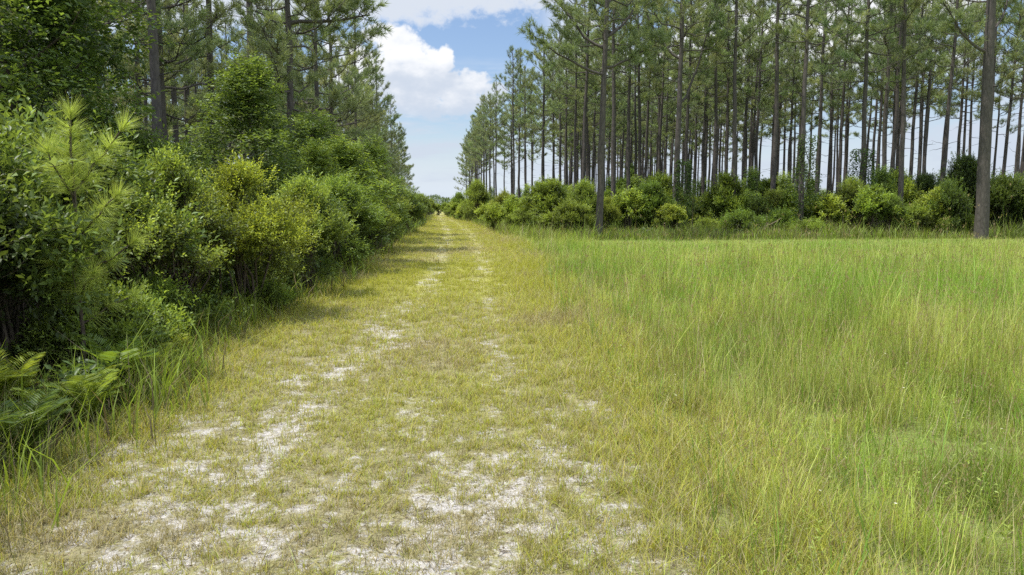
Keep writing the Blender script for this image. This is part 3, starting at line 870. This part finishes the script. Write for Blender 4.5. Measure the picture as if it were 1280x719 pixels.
# tree behind with sunny leaves; dark large tree top left
LT = 'broadleaf trees in the left woods'
P(hw_mid, 338, 0, (.8, .8, .63), 'light leaved broadleaf tree in front of the pines with its lower trunk bare', 'tree', LT, d=15.5)
P(hw_dark, 35, 0, (1.1, 1.1, 1.05), 'large dark leaved tree filling the top left corner', 'tree', LT, d=12.0)
P(hw_mid, 112, 0, (.7, .7, .80), 'tree with a sunlit yellow green bough right of the large dark tree', 'tree', LT, d=12.5)
P(hw_dark, -190, 0, .9, 'dark tree at the left edge behind the ferns', 'tree', LT, d=9.0)
P(hw_dark, 240, 0, (.6, .6, .38), 'shaded tree behind the big yellow green bush', 'tree', LT, d=19)
P(hw_dark, 165, 0, (.6, .6, .36), 'low dark tree behind the young long-needled pine', 'tree', LT, d=13)
P(hw_dark, 385, 0, (.8, .8, .55), 'dark broadleaf tree under the long limbed edge pine', 'tree', LT, d=24)
place(hw_mid, -5.55, 4.3, 1.0, (1, 1, 1.0), 'unseen broadleaf tree past the left edge of the picture, shading the ferns', 'tree', LT)  # stands out of view, put here to throw the lower-left shadow
for i in range(13):
    y = random.uniform(24, 75); x = float(left_edge(y)) - random.uniform(6, 16)
    place(random.choice([hw_dark, hw_mid, hw_dark]), x, y, random.uniform(0, 6.28), random.uniform(.32, .5), 'shaded broadleaf tree filling the understorey between the left-hand pines', 'tree', 'understorey trees of the left woods')
for i in range(34):
    y = random.uniform(9, 80) if i > 12 else random.uniform(8.5, 20); x = float(left_edge(y)) - random.uniform(1.8, 9)
    place(random.choice([sh_dark, sh_thick, sh_myrt, sh_dark, sh_big]), x, y, random.uniform(0, 6.28), random.uniform(.8, 1.2), 'shaded shrub filling the floor of the woods left of the track', 'shrub', 'understorey shrubs of the left woods')
for i in range(11):
    y = 24 * 1.1 ** (i * 1.6) * random.uniform(.97, 1.03); x = float(left_edge(y)) - random.uniform(.7, 1.6)
    place(random.choice([sh_gall2, sh_myrt, sh_dark]), x, y, random.uniform(0, 6.28), random.uniform(.75, 1.05), 'green shrub in the hedge-like row left of the narrowing track', 'shrub', 'roadside shrubs left of the far track')
# near thicket on the left
NT = 'shrubs of the near left thicket'
for (pr, px, d, sc, lab) in [
    (sh_twig, 218, 9.6, .95, 'twiggy shrub with bright upright tips between the young pine and the big bush'),
    (sh_thick, 175, 8.6, .95, 'small leaved shrub right of the young long-needled pine'),
    (sh_twig, 235, 10.2, .6, 'low shrub at the left foot of the big yellow green bush'),
    (sh_dark, 108, 8.8, 1.05, 'shrub directly behind the young long-needled pine'),
    (sh_twig, 10, 6.9, .8, 'twiggy shrub at the left edge above the fern fronds'),
    (sh_dark, 60, 8.4, 1.1, 'dark glossy shrub between the left edge and the young pine'),
    (sh_dark, -30, 6.6, 1.0, 'dark shrub at the left edge of the near thicket'),
    (sh_low, 130, 7.3, .8, 'low leafy shrub in front of the young pine'),
    (sh_low, 195, 8.4, .75, 'low shrub beside the bright fern tuft'),
    (sh_low, 330, 11.0, .5, 'tiny shrub at the right foot of the big yellow green bush'),
]:
    P(pr, px, 0, sc, lab, 'shrub', NT, d=d)

# ---- shrubs on the right, in front of and among the pines
RS = 'shrubs along the foot of the pine stand'
for (pr, px, d, sc, lab) in [
    (sh_myrt, 574, 118, 1.25, 'first small shrub at the far end of the right verge'),
    (sh_light, 586, 88, 1.1, 'second small shrub from the far end of the right verge'),
    (sh_myrt, 600, 70, 1.1, 'round shrub on the right verge below the thin far pines'),
    (sh_light, 614, 60, 1.1, 'light green shrub on the right verge before the wide gap of sky'),
    (sh_gall2, 628, 54, 1.25, 'grey green bush on the right verge below the gap of sky'),
    (sh_light, 644, 47, .95, 'bright pale shrub low on the right verge'),
    (sh_thick, 655, 44, 1.0, 'thin shrub on the right verge left of the tall light green shrub'),
    (sh_big, 686, 39, .92, 'tall light green shrub at the left corner of the clearing'),
    (sh_gall2, 716, 37.5, 1.35, 'round olive bush right of the tall light green shrub'),
    (sh_myrt, 733, 37.8, .9, 'dark green bush left of the forked pine foot'),
    (sh_gall, 758, 37.6, .78, 'dense bush hiding the foot of the forked pine'),
    (sh_light, 785, 37.4, 1.0, 'bright rounded shrub between the forked pine and the twin stemmed pine'),
    (sh_big, 812, 38.5, .75, 'broad bright green shrub below the twin stemmed pine'),
    (sh_light, 838, 37.2, .95, 'low green shrub left of the lone pine sapling'),
    (sh_low, 880, 37, 1.2, 'low bush right of the lone pine sapling foot'),
    (sh_light, 905, 39.5, 1.0, 'pale bush behind the low bush right of the sapling'),
    (sh_dark, 945, 39.8, 1.0, 'round dark bush in the middle of the tree line'),
    (sh_low, 930, 37, 1.3, 'spreading low brush in front of the round dark bush'),
    (sh_low, 975, 36.8, 1.3, 'low leafy mound left of the ivy covered trunk'),
    (sh_light, 990, 39.5, .9, 'light bush beside the ivy covered trunk'),
    (sh_light, 1030, 37.2, 1.05, 'bright leafy shrub just right of the ivy covered trunk'),
    (sh_low, 1010, 36, 1.2, 'low vine mound in front of the ivy covered trunk'),
    (sh_myrt, 1062, 36.4, .85, 'dark leafy shrub below the second vine clad trunk'),
    (sh_light, 1090, 36.6, 1.0, 'large leaved green shrub left of the straight front pine'),
    (sh_myrt, 1110, 36.2, .8, 'small dark shrub at the edge of the grass by the straight front pine'),
    (sh_light, 1132, 38, 1.1, 'sunlit shrub behind the straight front pine'),
    (sh_low, 1146, 35.6, 1.3, 'low brush at the grass edge below the small dark conical tree'),
    (sh_light, 1166, 37, .95, 'bright shrub between the small dark conical tree and the evergreen'),
    (sh_dark, 1188, 35.6, .95, 'dark shrub left of the thickest pine foot'),
    (sh_thick, 1210, 34.6, .62, 'small brush against the foot of the thickest pine'),
    (sh_dark, 1250, 36.5, 1.25, 'dark dense shrub just right of the thickest pine'),
    (sh_dark, 1282, 35.4, 1.15, 'dark shrub at the right edge of the clearing'),
    (sh_big, 1320, 36, 1.0, 'large shrub beyond the right edge of the clearing'),
]:
    P(pr, px + random.uniform(-4, 4), 0, (sc * random.uniform(.85, 1.35), sc * random.uniform(.85, 1.2), sc * (random.uniform(.75, 1.4) if px != 686 else .95)), lab, 'shrub', RS, d=d + random.uniform(-1.0, 1.6))
P(sh_cone, 1202, 0, (1.05, 1.05, 1.0), 'tall dark evergreen against the left side of the thickest pine', 'tree', d=37.5)
P(sh_cone, 1152, 0, (.85, .85, .80), 'small dark conical tree in the shrubs right of the straight front pine', 'tree', d=40)
P(sh_cone, 1236, 0, (1.2, 1.1, .72), 'broad dark evergreen behind the thickest pine', 'tree', d=39.5)
P(hw_pale, 932, 0, 1.0, 'pale leaved small tree standing between the pines right of the sapling', 'tree', d=45)
P(hw_pale, 980, 0, .9, 'pale leafy sapling left of the ivy covered trunk', 'tree', d=42)
P(hw_light, 1010, 0, .7, 'leafy small tree behind the ivy covered trunk', 'tree', d=48)
for i in range(150):
    y = random.uniform(38.5, 62) if i < 105 else random.uniform(60, 130)
    x = float(meadow_edge(y)) + random.uniform(1.6, 40 if y < 62 else 26)
    if x > cone_r(y) + 2: continue
    place(random.choice([sh_light, sh_dark, sh_myrt, sh_twig, sh_light, sh_big, hw_pale, sh_low]), x, y, random.uniform(0, 6.28), (random.uniform(.7, 1.4), random.uniform(.7, 1.3), random.uniform(.6, 1.1)),
          'green shrub on the floor of the pine stand behind the front row', 'shrub', 'understorey shrubs of the pine stand')
for i in range(22):
    y = random.uniform(44, 130); x = float(meadow_edge(y)) - .1 + random.uniform(0, 1.0)
    place(random.choice([sh_light, sh_thick, sh_myrt, sh_low]), x, y, random.uniform(0, 6.28), random.uniform(.55, .95), 'low shrub in the row beside the far track, right side', 'shrub', 'roadside shrubs right of the far track')

for i in range(34):
    y = random.uniform(58, 118); x = float(meadow_edge(y)) + random.uniform(8, 46)
    if x > cone_r(y) + 2: continue
    place(random.choice([hw_pale, hw_light, hw_mid, hw_pale]), x, y, random.uniform(0, 6.28), random.uniform(.55, 1.0), 'small leafy tree growing in the gaps between the pines, far back in the stand',
          'tree', 'small trees far back in the pine stand')
for i in range(13):
    place(random.choice([sh_dark, sh_myrt, sh_light]), -7.5 + i * 1.25 + random.uniform(-.3, .3), 128 + random.uniform(-3, 3) - abs(i - 5) * .5, random.uniform(0, 6.28), (1.3, 1.2, random.uniform(.9, 1.3)),
          'dark shrub closing the view where the track bends away', 'shrub', 'shrubs at the far bend of the track')

# ---- vines on trunks
def vine(x, y, lean, z0, z1, r, lab, seed):
    rg = np.random.default_rng(seed); fm, sm = MB(), MB(); n = 2600
    z = rg.uniform(z0, z1, n); a = rg.uniform(0, 6.28, n)
    prof = r * (.35 + np.abs(np.sin(z * 1.3 + seed)) * .4 + .6 * np.exp(-((z - (z0 + z1) * .5) / (z1 - z0) * 3) ** 2))
    rr = prof * rg.uniform(.4, 1.1, n)
    p = np.column_stack([np.cos(a) * rr, np.sin(a) * rr, z])
    leaves(fm, p, np.column_stack([np.cos(a), np.sin(a), rg.normal(-.2, .5, n)]), rg.uniform(.07, .13, n), rg.uniform(.05, .09, n),
           np.array([.075, .125, .035]) * rg.uniform(.6, 1.5, (n, 1)), rg)
    t = np.linspace(0, 1, 24)
    sm.tube(np.column_stack([.2 * np.cos(t * 9), .2 * np.sin(t * 9), t * z1]), .018, 5)
    place(('climbing_vine', sm.mesh('vine_stems', M_stem, True), fm.mesh('vine_foliage', M_leaf)), x, y, 0, 1, lab, 'vine', None, (0, lean))


vine(*vine_host[0], .3, 5.2, .55, 'dark ivy covering the lower trunk of the pine left of the light green shrubs', 1)
vine(*vine_host[1], 1.5, 4.6, .62, 'bushy vine clump halfway up the second vine clad pine', 2)
vine(float(gx(852, 38.7)), 38.7, .01, .2, 4.0, .45, 'ivy at the foot of the twin stemmed pine', 3)


# ---- young long-needled pines
def young_pine(name, seed, h, spec, needL, nn, nw, col):
    rg = np.random.default_rng(seed); tm, bm, cm = MB(), MB(), MB()
    tm.tube(wob_path(np.array([0, 0, -.1]), np.array([0, 0, h]), 9, .012, rg), np.linspace(.022, .007, 9), 7)
    up = np.array([0, 0, 1.0])
    def foxtail(b, e, k):
        path = wob_path(b, e, 6, .015, rg); L = np.linalg.norm(e - b)
        bm.tube(path, np.linspace(.011, .005, 6), 5)
        d = nrm(path[-1] - path[-2])
        for q in np.linspace(.25, 1, max(3, int(L / .15))):
            p = np.array([np.interp(q, np.linspace(0, 1, 6), path[:, a]) for a in range(3)])
            plume(cm, p + d * .03, d, needL * (1.05 - .15 * q), int(nn * k), 1.25 if q < .95 else .75, nw, col * rg.uniform(.85, 1.15), rg, along=.35, up=.12)
    foxtail(np.array([0, 0, h - .75]), np.array([0.01, 0, h + .05]), 1.0)
    for (z, az, L, el, k) in spec:
        b = np.array([0, 0, z]); d = np.array([math.cos(az) * math.cos(el), math.sin(az) * math.cos(el), math.sin(el)])
        e = b + d * L + up * .18 * L
        foxtail(b, e, k)
    return name, tm.mesh('young_trunk', M_stem, True), cm.join(bm, 'young_crown', M_needle, M_stem)


hero = young_pine('young_pine', 301, 2.35, [(1.75, .2, .62, .8, 1), (1.8, 2.6, .35, .9, .8), (1.7, 4.4, .4, .85, .8), (1.35, -.4, .55, .5, 1), (1.3, 3.4, .35, .6, .6),
                                            (1.0, 2.9, .52, .4, 1), (1.0, -.1, .55, .4, 1), (.85, -.9, .45, .3, .9), (.95, 4.6, .4, .35, .9), (.6, .5, .45, .3, .6)],
                  .25, 170, .0034, np.array([.46, .58, .14]))
P(hero, 108, 0, (.92, .92, .97), 'young long-needled pine with bright bottle-brush shoots in the near left thicket', 'young pine', rz=0, d=6.6)
sap = young_pine('young_pine', 302, 2.6, [(z, i * 2.4, .75 - z * .16, .45, .5) for i, z in enumerate(np.linspace(1.0, 2.3, 13))], .2, 60, .012, np.array([.12, .18, .045]))
P(sap, 865, 0, (1.0, 1.0, 1.06), 'lone pine sapling standing in front of the tree line, right of the twin stemmed pine', 'young pine', d=37)


# ---- ferns
def fern(seed, nf, L, col):
    rg = np.random.default_rng(seed); sm, fm = MB(), MB()
    for i in range(nf):
        az = i * 6.28 / nf + rg.normal(0, .3); l = L * rg.uniform(.7, 1.1); up_ = rg.uniform(1.0, 1.7)
        t = np.linspace(0, 1, 9)
        hr = l * (t * .12 + t ** 2 * .42); zz = l * up_ * .95 * (t - .42 * t ** 2.4)
        path = np.column_stack([np.cos(az) * hr, np.sin(az) * hr, zz])
        sm.tube(path, np.linspace(.004, .0015, 9), 4, col=(1.2, 1.8, .6))
        m = 30; q = np.linspace(.2, .99, m)
        p = np.stack([np.interp(q, t, path[:, a]) for a in range(3)], 1)
        tg = nrm(np.gradient(p, axis=0)); sd = np.array([-math.sin(az), math.cos(az), 0.0])
        pl = l * .24 * np.sin(np.clip(q * 1.05, 0, 1) * math.pi) ** .6 + .01
        c = col * rg.uniform(.75, 1.2)
        for s_ in (1, -1):
            dd = nrm(tg * .35 + sd * s_ + [0, 0, .28])
            leaves(fm, p, dd, pl, np.full(m, l * .022), c * rg.uniform(.85, 1.15, (m, 1)), rg, .05, .12)
    return 'fern', sm.mesh('fern_stems', M_stem, True), fm.mesh('fern_fronds', M_leaf)


ferns = [fern(401, 12, .8, np.array([.22, .30, .05])), fern(402, 9, .6, np.array([.32, .41, .07])), fern(403, 14, .75, np.array([.15, .21, .045]))]
FG = 'ferns along the left thicket'
for (k, px, d, sc, lab) in [
    (2, 30, 4.5, .95, 'largest dark fern arching at the left edge near the grass'),
    (2, -30, 4.4, .95, 'dark fern at the left edge of the picture'),
    (1, 62, 5.3, 1.0, 'bright yellow green fern above the largest dark fern'),
    (0, 108, 5.35, .85, 'mid green fern right of the largest dark fern'),
    (0, 150, 6.1, 1.05, 'tall shaded fern right of the young pine foot'),
    (2, 172, 6.9, 1.1, 'blue green fern in the shade behind the tall shaded fern'),
    (1, 196, 6.7, .95, 'bright fern tuft at the edge of the grass, right of the tall shaded fern'),
    (1, 222, 7.6, .85, 'small bright fern nearest the big yellow green bush'),
    (0, 5, 5.5, 1.1, 'fern in the brush at the left edge above the bright fern'),
    (0, 125, 5.8, .75, 'small fern in the grass in front of the young pine'),
    (2, 236, 8.4, .9, 'dark fern under the left side of the big yellow green bush'),
]:
    P(ferns[k], px, 0, sc * .78, lab, 'fern', FG, d=d)


# ---- trailing vine, top left
rg = np.random.default_rng(77); sm, fm = MB(), MB()
for (p0, p1, sag) in [((-.1, 0, 1.72), (.62, .1, 1.93), -.05), ((-.4, 0, 1.25), (.45, .1, 1.42), .04), ((-.3, .1, 2.0), (.1, 0, 1.7), .08), ((-.5, .0, 0.0), (-.1, 0, 1.72), -.1)]:
    t = np.linspace(0, 1, 10)[:, None]; path = np.array(p0) * (1 - t) + np.array(p1) * t; path[:, 2] -= np.sin(t[:, 0] * math.pi) * sag; path += rg.normal(0, .012, path.shape)
    sm.tube(path, .003, 4, col=(1.3, 1.6, .8))
    q = rg.random(24); p = np.stack([np.interp(q, t[:, 0], path[:, a]) for a in range(3)], 1)
    leaves(fm, p, rg.normal(0, 1, (24, 3)) * [1, .6, .5] + [.2, -.2, .1], rg.uniform(.05, .09, 24), rg.uniform(.04, .06, 24), np.array([.34, .42, .15]) * rg.uniform(.7, 1.2, (24, 1)), rg)
place(('trailing_vine', sm.mesh('trailing_stems', M_stem), fm.mesh('trailing_leaves', M_leaf)), float(gx(18, 6.0)), 6.0, 0, 1,
      'pale leaved vine trailing across the dark foliage left of the young pine', 'vine')

# ---- fallen branch at the wood edge
mb = MB(); rg = np.random.default_rng(5)
mb.tube(wob_path(np.array([-.9, 0, .05]), np.array([.9, .2, .95]), 8, .05, rg), np.linspace(.05, .015, 8), 7, col=(2.2, 2.1, 2.0))
mb.tube(wob_path(np.array([.1, .1, .5]), np.array([.3, .6, 1.1]), 5, .03, rg), np.linspace(.02, .006, 5), 5, col=(2.2, 2.1, 2.0))
fb = link('fallen_branch', mb.mesh('fallen_branch', M_stem, True)); fb.location = (float(gx(957, 36.6)), 36.6, 0)
tag(fb, 'bleached dead branch leaning in the brush right of the round dark bush', 'branch')

# ---- low green cover on the floor of the woods
T = []
for _ in range(6):
    a = band_scatter(lambda y: cone_l(y), lambda y: float(left_edge(y)) - .35, 4.2, 70, lambda y: 42 * min(1, 6 / y) ** 1.2); T.append(a)
    a = band_scatter(lambda y: float(meadow_edge(y)) + 2.0, lambda y: min(cone_r(y), 46), 36.6, 90, lambda y: 4.5 * (36 / y)); T.append(a)
T = np.concatenate(T); T = T[N2.fbm(T[:, 0], T[:, 1], 1.2, 3) > .42]; n = len(T); mb = MB(); sc = np.clip((T[:, 1] / 7) ** .6, .8, 3)
for k in range(7):
    p = np.column_stack([T + rng.normal(0, .07, T.shape) * sc[:, None], rng.uniform(.03, .38, n)])
    a = rng.uniform(0, 6.28, n)
    leaves(mb, p, np.column_stack([np.cos(a), np.sin(a), rng.normal(.2, .4, n)]), .085 * sc, .04 * sc, np.array([.10, .155, .04]) * rng.uniform(.5, 1.5, (n, 1)), rng)
tag(link('ground_cover', mb.mesh('ground_cover', M_leaf)), 'low green ground cover on the floor of the woods', 'ground cover', kind='stuff')
print('cover', n)

# ---- far-off woods closing the view beyond the track
def far_woods(seed, x0, x1, y, h, n):
    rg = np.random.default_rng(seed); mb = MB()
    x = rg.uniform(x0, x1, n)
    top = h * (.62 + .6 * N1.fbm(x, x * 0 + seed, 5, 5))
    z = rg.random(n) ** .7 * top
    p = np.column_stack([x, y + rg.uniform(-6, 6, n), z])
    leaves(mb, p, rg.normal(0, .5, (n, 3)) + [0, 0, .8], rg.uniform(.3, .7, n), rg.uniform(.12, .3, n), np.array([.15, .21, .095]) * rg.uniform(.6, 1.35, (n, 1)), rg)
    return mb
tag(link('far_woods', far_woods(3, -90, 330, 165, 3.5, 90000).mesh('far_woods', M_leaf)), 'dark green far-off woods closing the view at the horizon', 'woods', kind='stuff')

# ------------------------------------------------------------------ sky and sun
SUN_DIR = Vector((-.40, -.05, 0)).normalized() * math.cos(R(69)) + Vector((0, 0, math.sin(R(69))))
sun_d = bpy.data.lights.new('sun', 'SUN'); sun = bpy.data.objects.new('sun', sun_d); COL.objects.link(sun)
sun_d.energy = 5.0; sun_d.angle = R(.53); sun_d.color = (1.0, .955, .88)
sun.rotation_euler = SUN_DIR.to_track_quat('Z', 'Y').to_euler()
world = bpy.data.worlds.new('World'); scene.world = world; world.use_nodes = True
nt = world.node_tree; nt.nodes.clear(); N = nt.nodes.new; K = nt.links.new
wo = N('ShaderNodeOutputWorld'); bg = N('ShaderNodeBackground'); K(bg.outputs[0], wo.inputs[0]); bg.inputs[1].default_value = .10
sky = N('ShaderNodeTexSky'); sky.sky_type = 'NISHITA'; sky.sun_disc = False
sky.sun_elevation = R(69); sky.sun_rotation = math.atan2(SUN_DIR.x, SUN_DIR.y); sky.air_density = 1.0; sky.dust_density = 1.2; sky.ozone_density = 2.0


def M(op, a, b=None, c=None, clamp=False):
    m = N('ShaderNodeMath'); m.operation = op; m.use_clamp = clamp
    for i, v in enumerate((a, b, c)):
        if v is None: continue
        if isinstance(v, (int, float)): m.inputs[i].default_value = v
        else: K(v, m.inputs[i])
    return m.outputs[0]


def SS(v, a, b):
    m = N('ShaderNodeMapRange'); m.interpolation_type = 'SMOOTHSTEP'; K(v, m.inputs[0])
    m.inputs[1].default_value = a; m.inputs[2].default_value = b
    return m.outputs[0]


tc = N('ShaderNodeTexCoord'); sp = N('ShaderNodeSeparateXYZ'); K(tc.outputs['Generated'], sp.inputs[0])
X_, Y_, Z_ = sp.outputs
az = M('MULTIPLY', M('ARCTAN2', X_, Y_), 180 / math.pi)     # degrees right of the track's direction
el = M('MULTIPLY', M('ARCSINE', Z_), 180 / math.pi)         # degrees above the horizon


def noise(sx, sy, det, rough=.55, off=0.0, seed=0):
    cb_ = N('ShaderNodeCombineXYZ'); K(M('MULTIPLY', az, sx), cb_.inputs[0]); K(M('MULTIPLY_ADD', el, sy, off), cb_.inputs[1]); cb_.inputs[2].default_value = seed
    n_ = N('ShaderNodeTexNoise'); n_.inputs['Scale'].default_value = 1; n_.inputs['Detail'].default_value = det; n_.inputs['Roughness'].default_value = rough
    K(cb_.outputs[0], n_.inputs[0]); return n_.outputs[0]


def blob(a0, e0, ra, re_):
    u = M('MULTIPLY', M('SUBTRACT', az, a0), 1 / ra); v = M('MULTIPLY', M('SUBTRACT', el, e0), 1 / re_)
    return M('SUBTRACT', 1.0, M('SQRT', M('ADD', M('MULTIPLY', u, u), M('MULTIPLY', v, v))))


fine = noise(.55, .7, 9, .6); fine_s = M('SUBTRACT', fine, .5)
# the cumulus above the track
cu = None
for b in [(-1.9, 10.9, 2.6, 2.0), (-2.9, 9.4, 3.2, 3.0), (-0.3, 9.8, 1.6, 2.2), (.9, 8.7, 2.0, 1.8), (2.6, 9.0, 1.8, 1.4), (-3.5, 12.2, 2.6, 1.4), (.6, 10.6, 1.0, 1.2), (4.4, 8.3, 1.4, 1.0), (-6, 9.5, 3, 3), (-1.6, 8.2, 3.6, 2.4), (1.6, 7.6, 2.4, 1.3)]:
    v = blob(*b); cu = v if cu is None else M('MAXIMUM', cu, v)
cu = SS(M('ADD', cu, M('MULTIPLY', fine_s, 1.9)), .02, .40)
# fades to haze downwards
cu = M('MULTIPLY', cu, SS(el, 4.6, 7.8))
# high grey deck across the top
deck = SS(M('ADD', M('SUBTRACT', el, 13.3), M('ADD', M('MULTIPLY', fine_s, 5.0), M('MULTIPLY', M('SUBTRACT', az, 1.0), -.10))), -.3, 1.2)
# broken cloud everywhere else
brk = noise(.055, .10, 8, .6, 3.7, 2.0)
brk = SS(M('ADD', brk, M('MULTIPLY', SS(az, 6, 14), .07)), .50, .60)
side = SS(M('ABSOLUTE', M('SUBTRACT', az, 0.5)), 6, 11)
brk = M('MULTIPLY', brk, M('MAXIMUM', side, SS(el, 18, 24)))
wisp = M('MULTIPLY', SS(noise(.12, .75, 7, .6, 1.3, 5.0), .42, .66), M('MULTIPLY', SS(el, 12, 6), .85))
low = SS(el, 7.5, .3)
cover = M('MAXIMUM', M('MAXIMUM', cu, M('MULTIPLY', deck, SS(el, 40, 20))), M('MAXIMUM', brk, wisp), clamp=True)
# cloud brightness: bright rims, grey undersides
shade = noise(.3, .5, 6, .55, .9, 1.0)
lit = SS(M('ADD', M('MULTIPLY', M('SUBTRACT', shade, .5), 2.2), M('MULTIPLY', M('SUBTRACT', el, 9.0), .16)), -.35, .55)
lit = M('MULTIPLY', lit, M('SUBTRACT', 1.0, M('MULTIPLY', deck, .8)))
cc = N('ShaderNodeMix'); cc.data_type = 'RGBA'; K(lit, cc.inputs[0])
cc.inputs[6].default_value = (4.3, 4.8, 5.6, 1); cc.inputs[7].default_value = (6.7, 6.8, 7.0, 1)
skb = N('ShaderNodeMix'); skb.data_type = 'RGBA'; skb.blend_type = 'MULTIPLY'; skb.inputs[0].default_value = 1
K(sky.outputs[0], skb.inputs[6]); skb.inputs[7].default_value = (1.0, 1.02, 1.08, 1)
hz = N('ShaderNodeMix'); hz.data_type = 'RGBA'; K(M('MULTIPLY', low, .9), hz.inputs[0]); K(skb.outputs[2], hz.inputs[6]); hz.inputs[7].default_value = (5.1, 5.7, 6.5, 1)
fin = N('ShaderNodeMix'); fin.data_type = 'RGBA'; K(cover, fin.inputs[0]); K(hz.outputs[2], fin.inputs[6]); K(cc.outputs[2], fin.inputs[7])
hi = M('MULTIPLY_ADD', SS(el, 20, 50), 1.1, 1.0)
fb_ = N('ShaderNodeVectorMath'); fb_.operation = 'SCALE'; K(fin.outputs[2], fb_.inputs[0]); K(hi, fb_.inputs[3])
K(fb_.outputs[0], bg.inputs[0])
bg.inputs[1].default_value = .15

scene.view_settings.view_transform = 'Standard'
scene.view_settings.look = 'None'
scene.view_settings.exposure = 0
scene.cycles.max_bounces = 6
scene.cycles.diffuse_bounces = 3
scene.cycles.transmission_bounces = 3
scene.cycles.glossy_bounces = 2
scene.cycles.use_adaptive_sampling = True
scene.cycles.adaptive_threshold = .008
scene.cycles.use_denoising = False
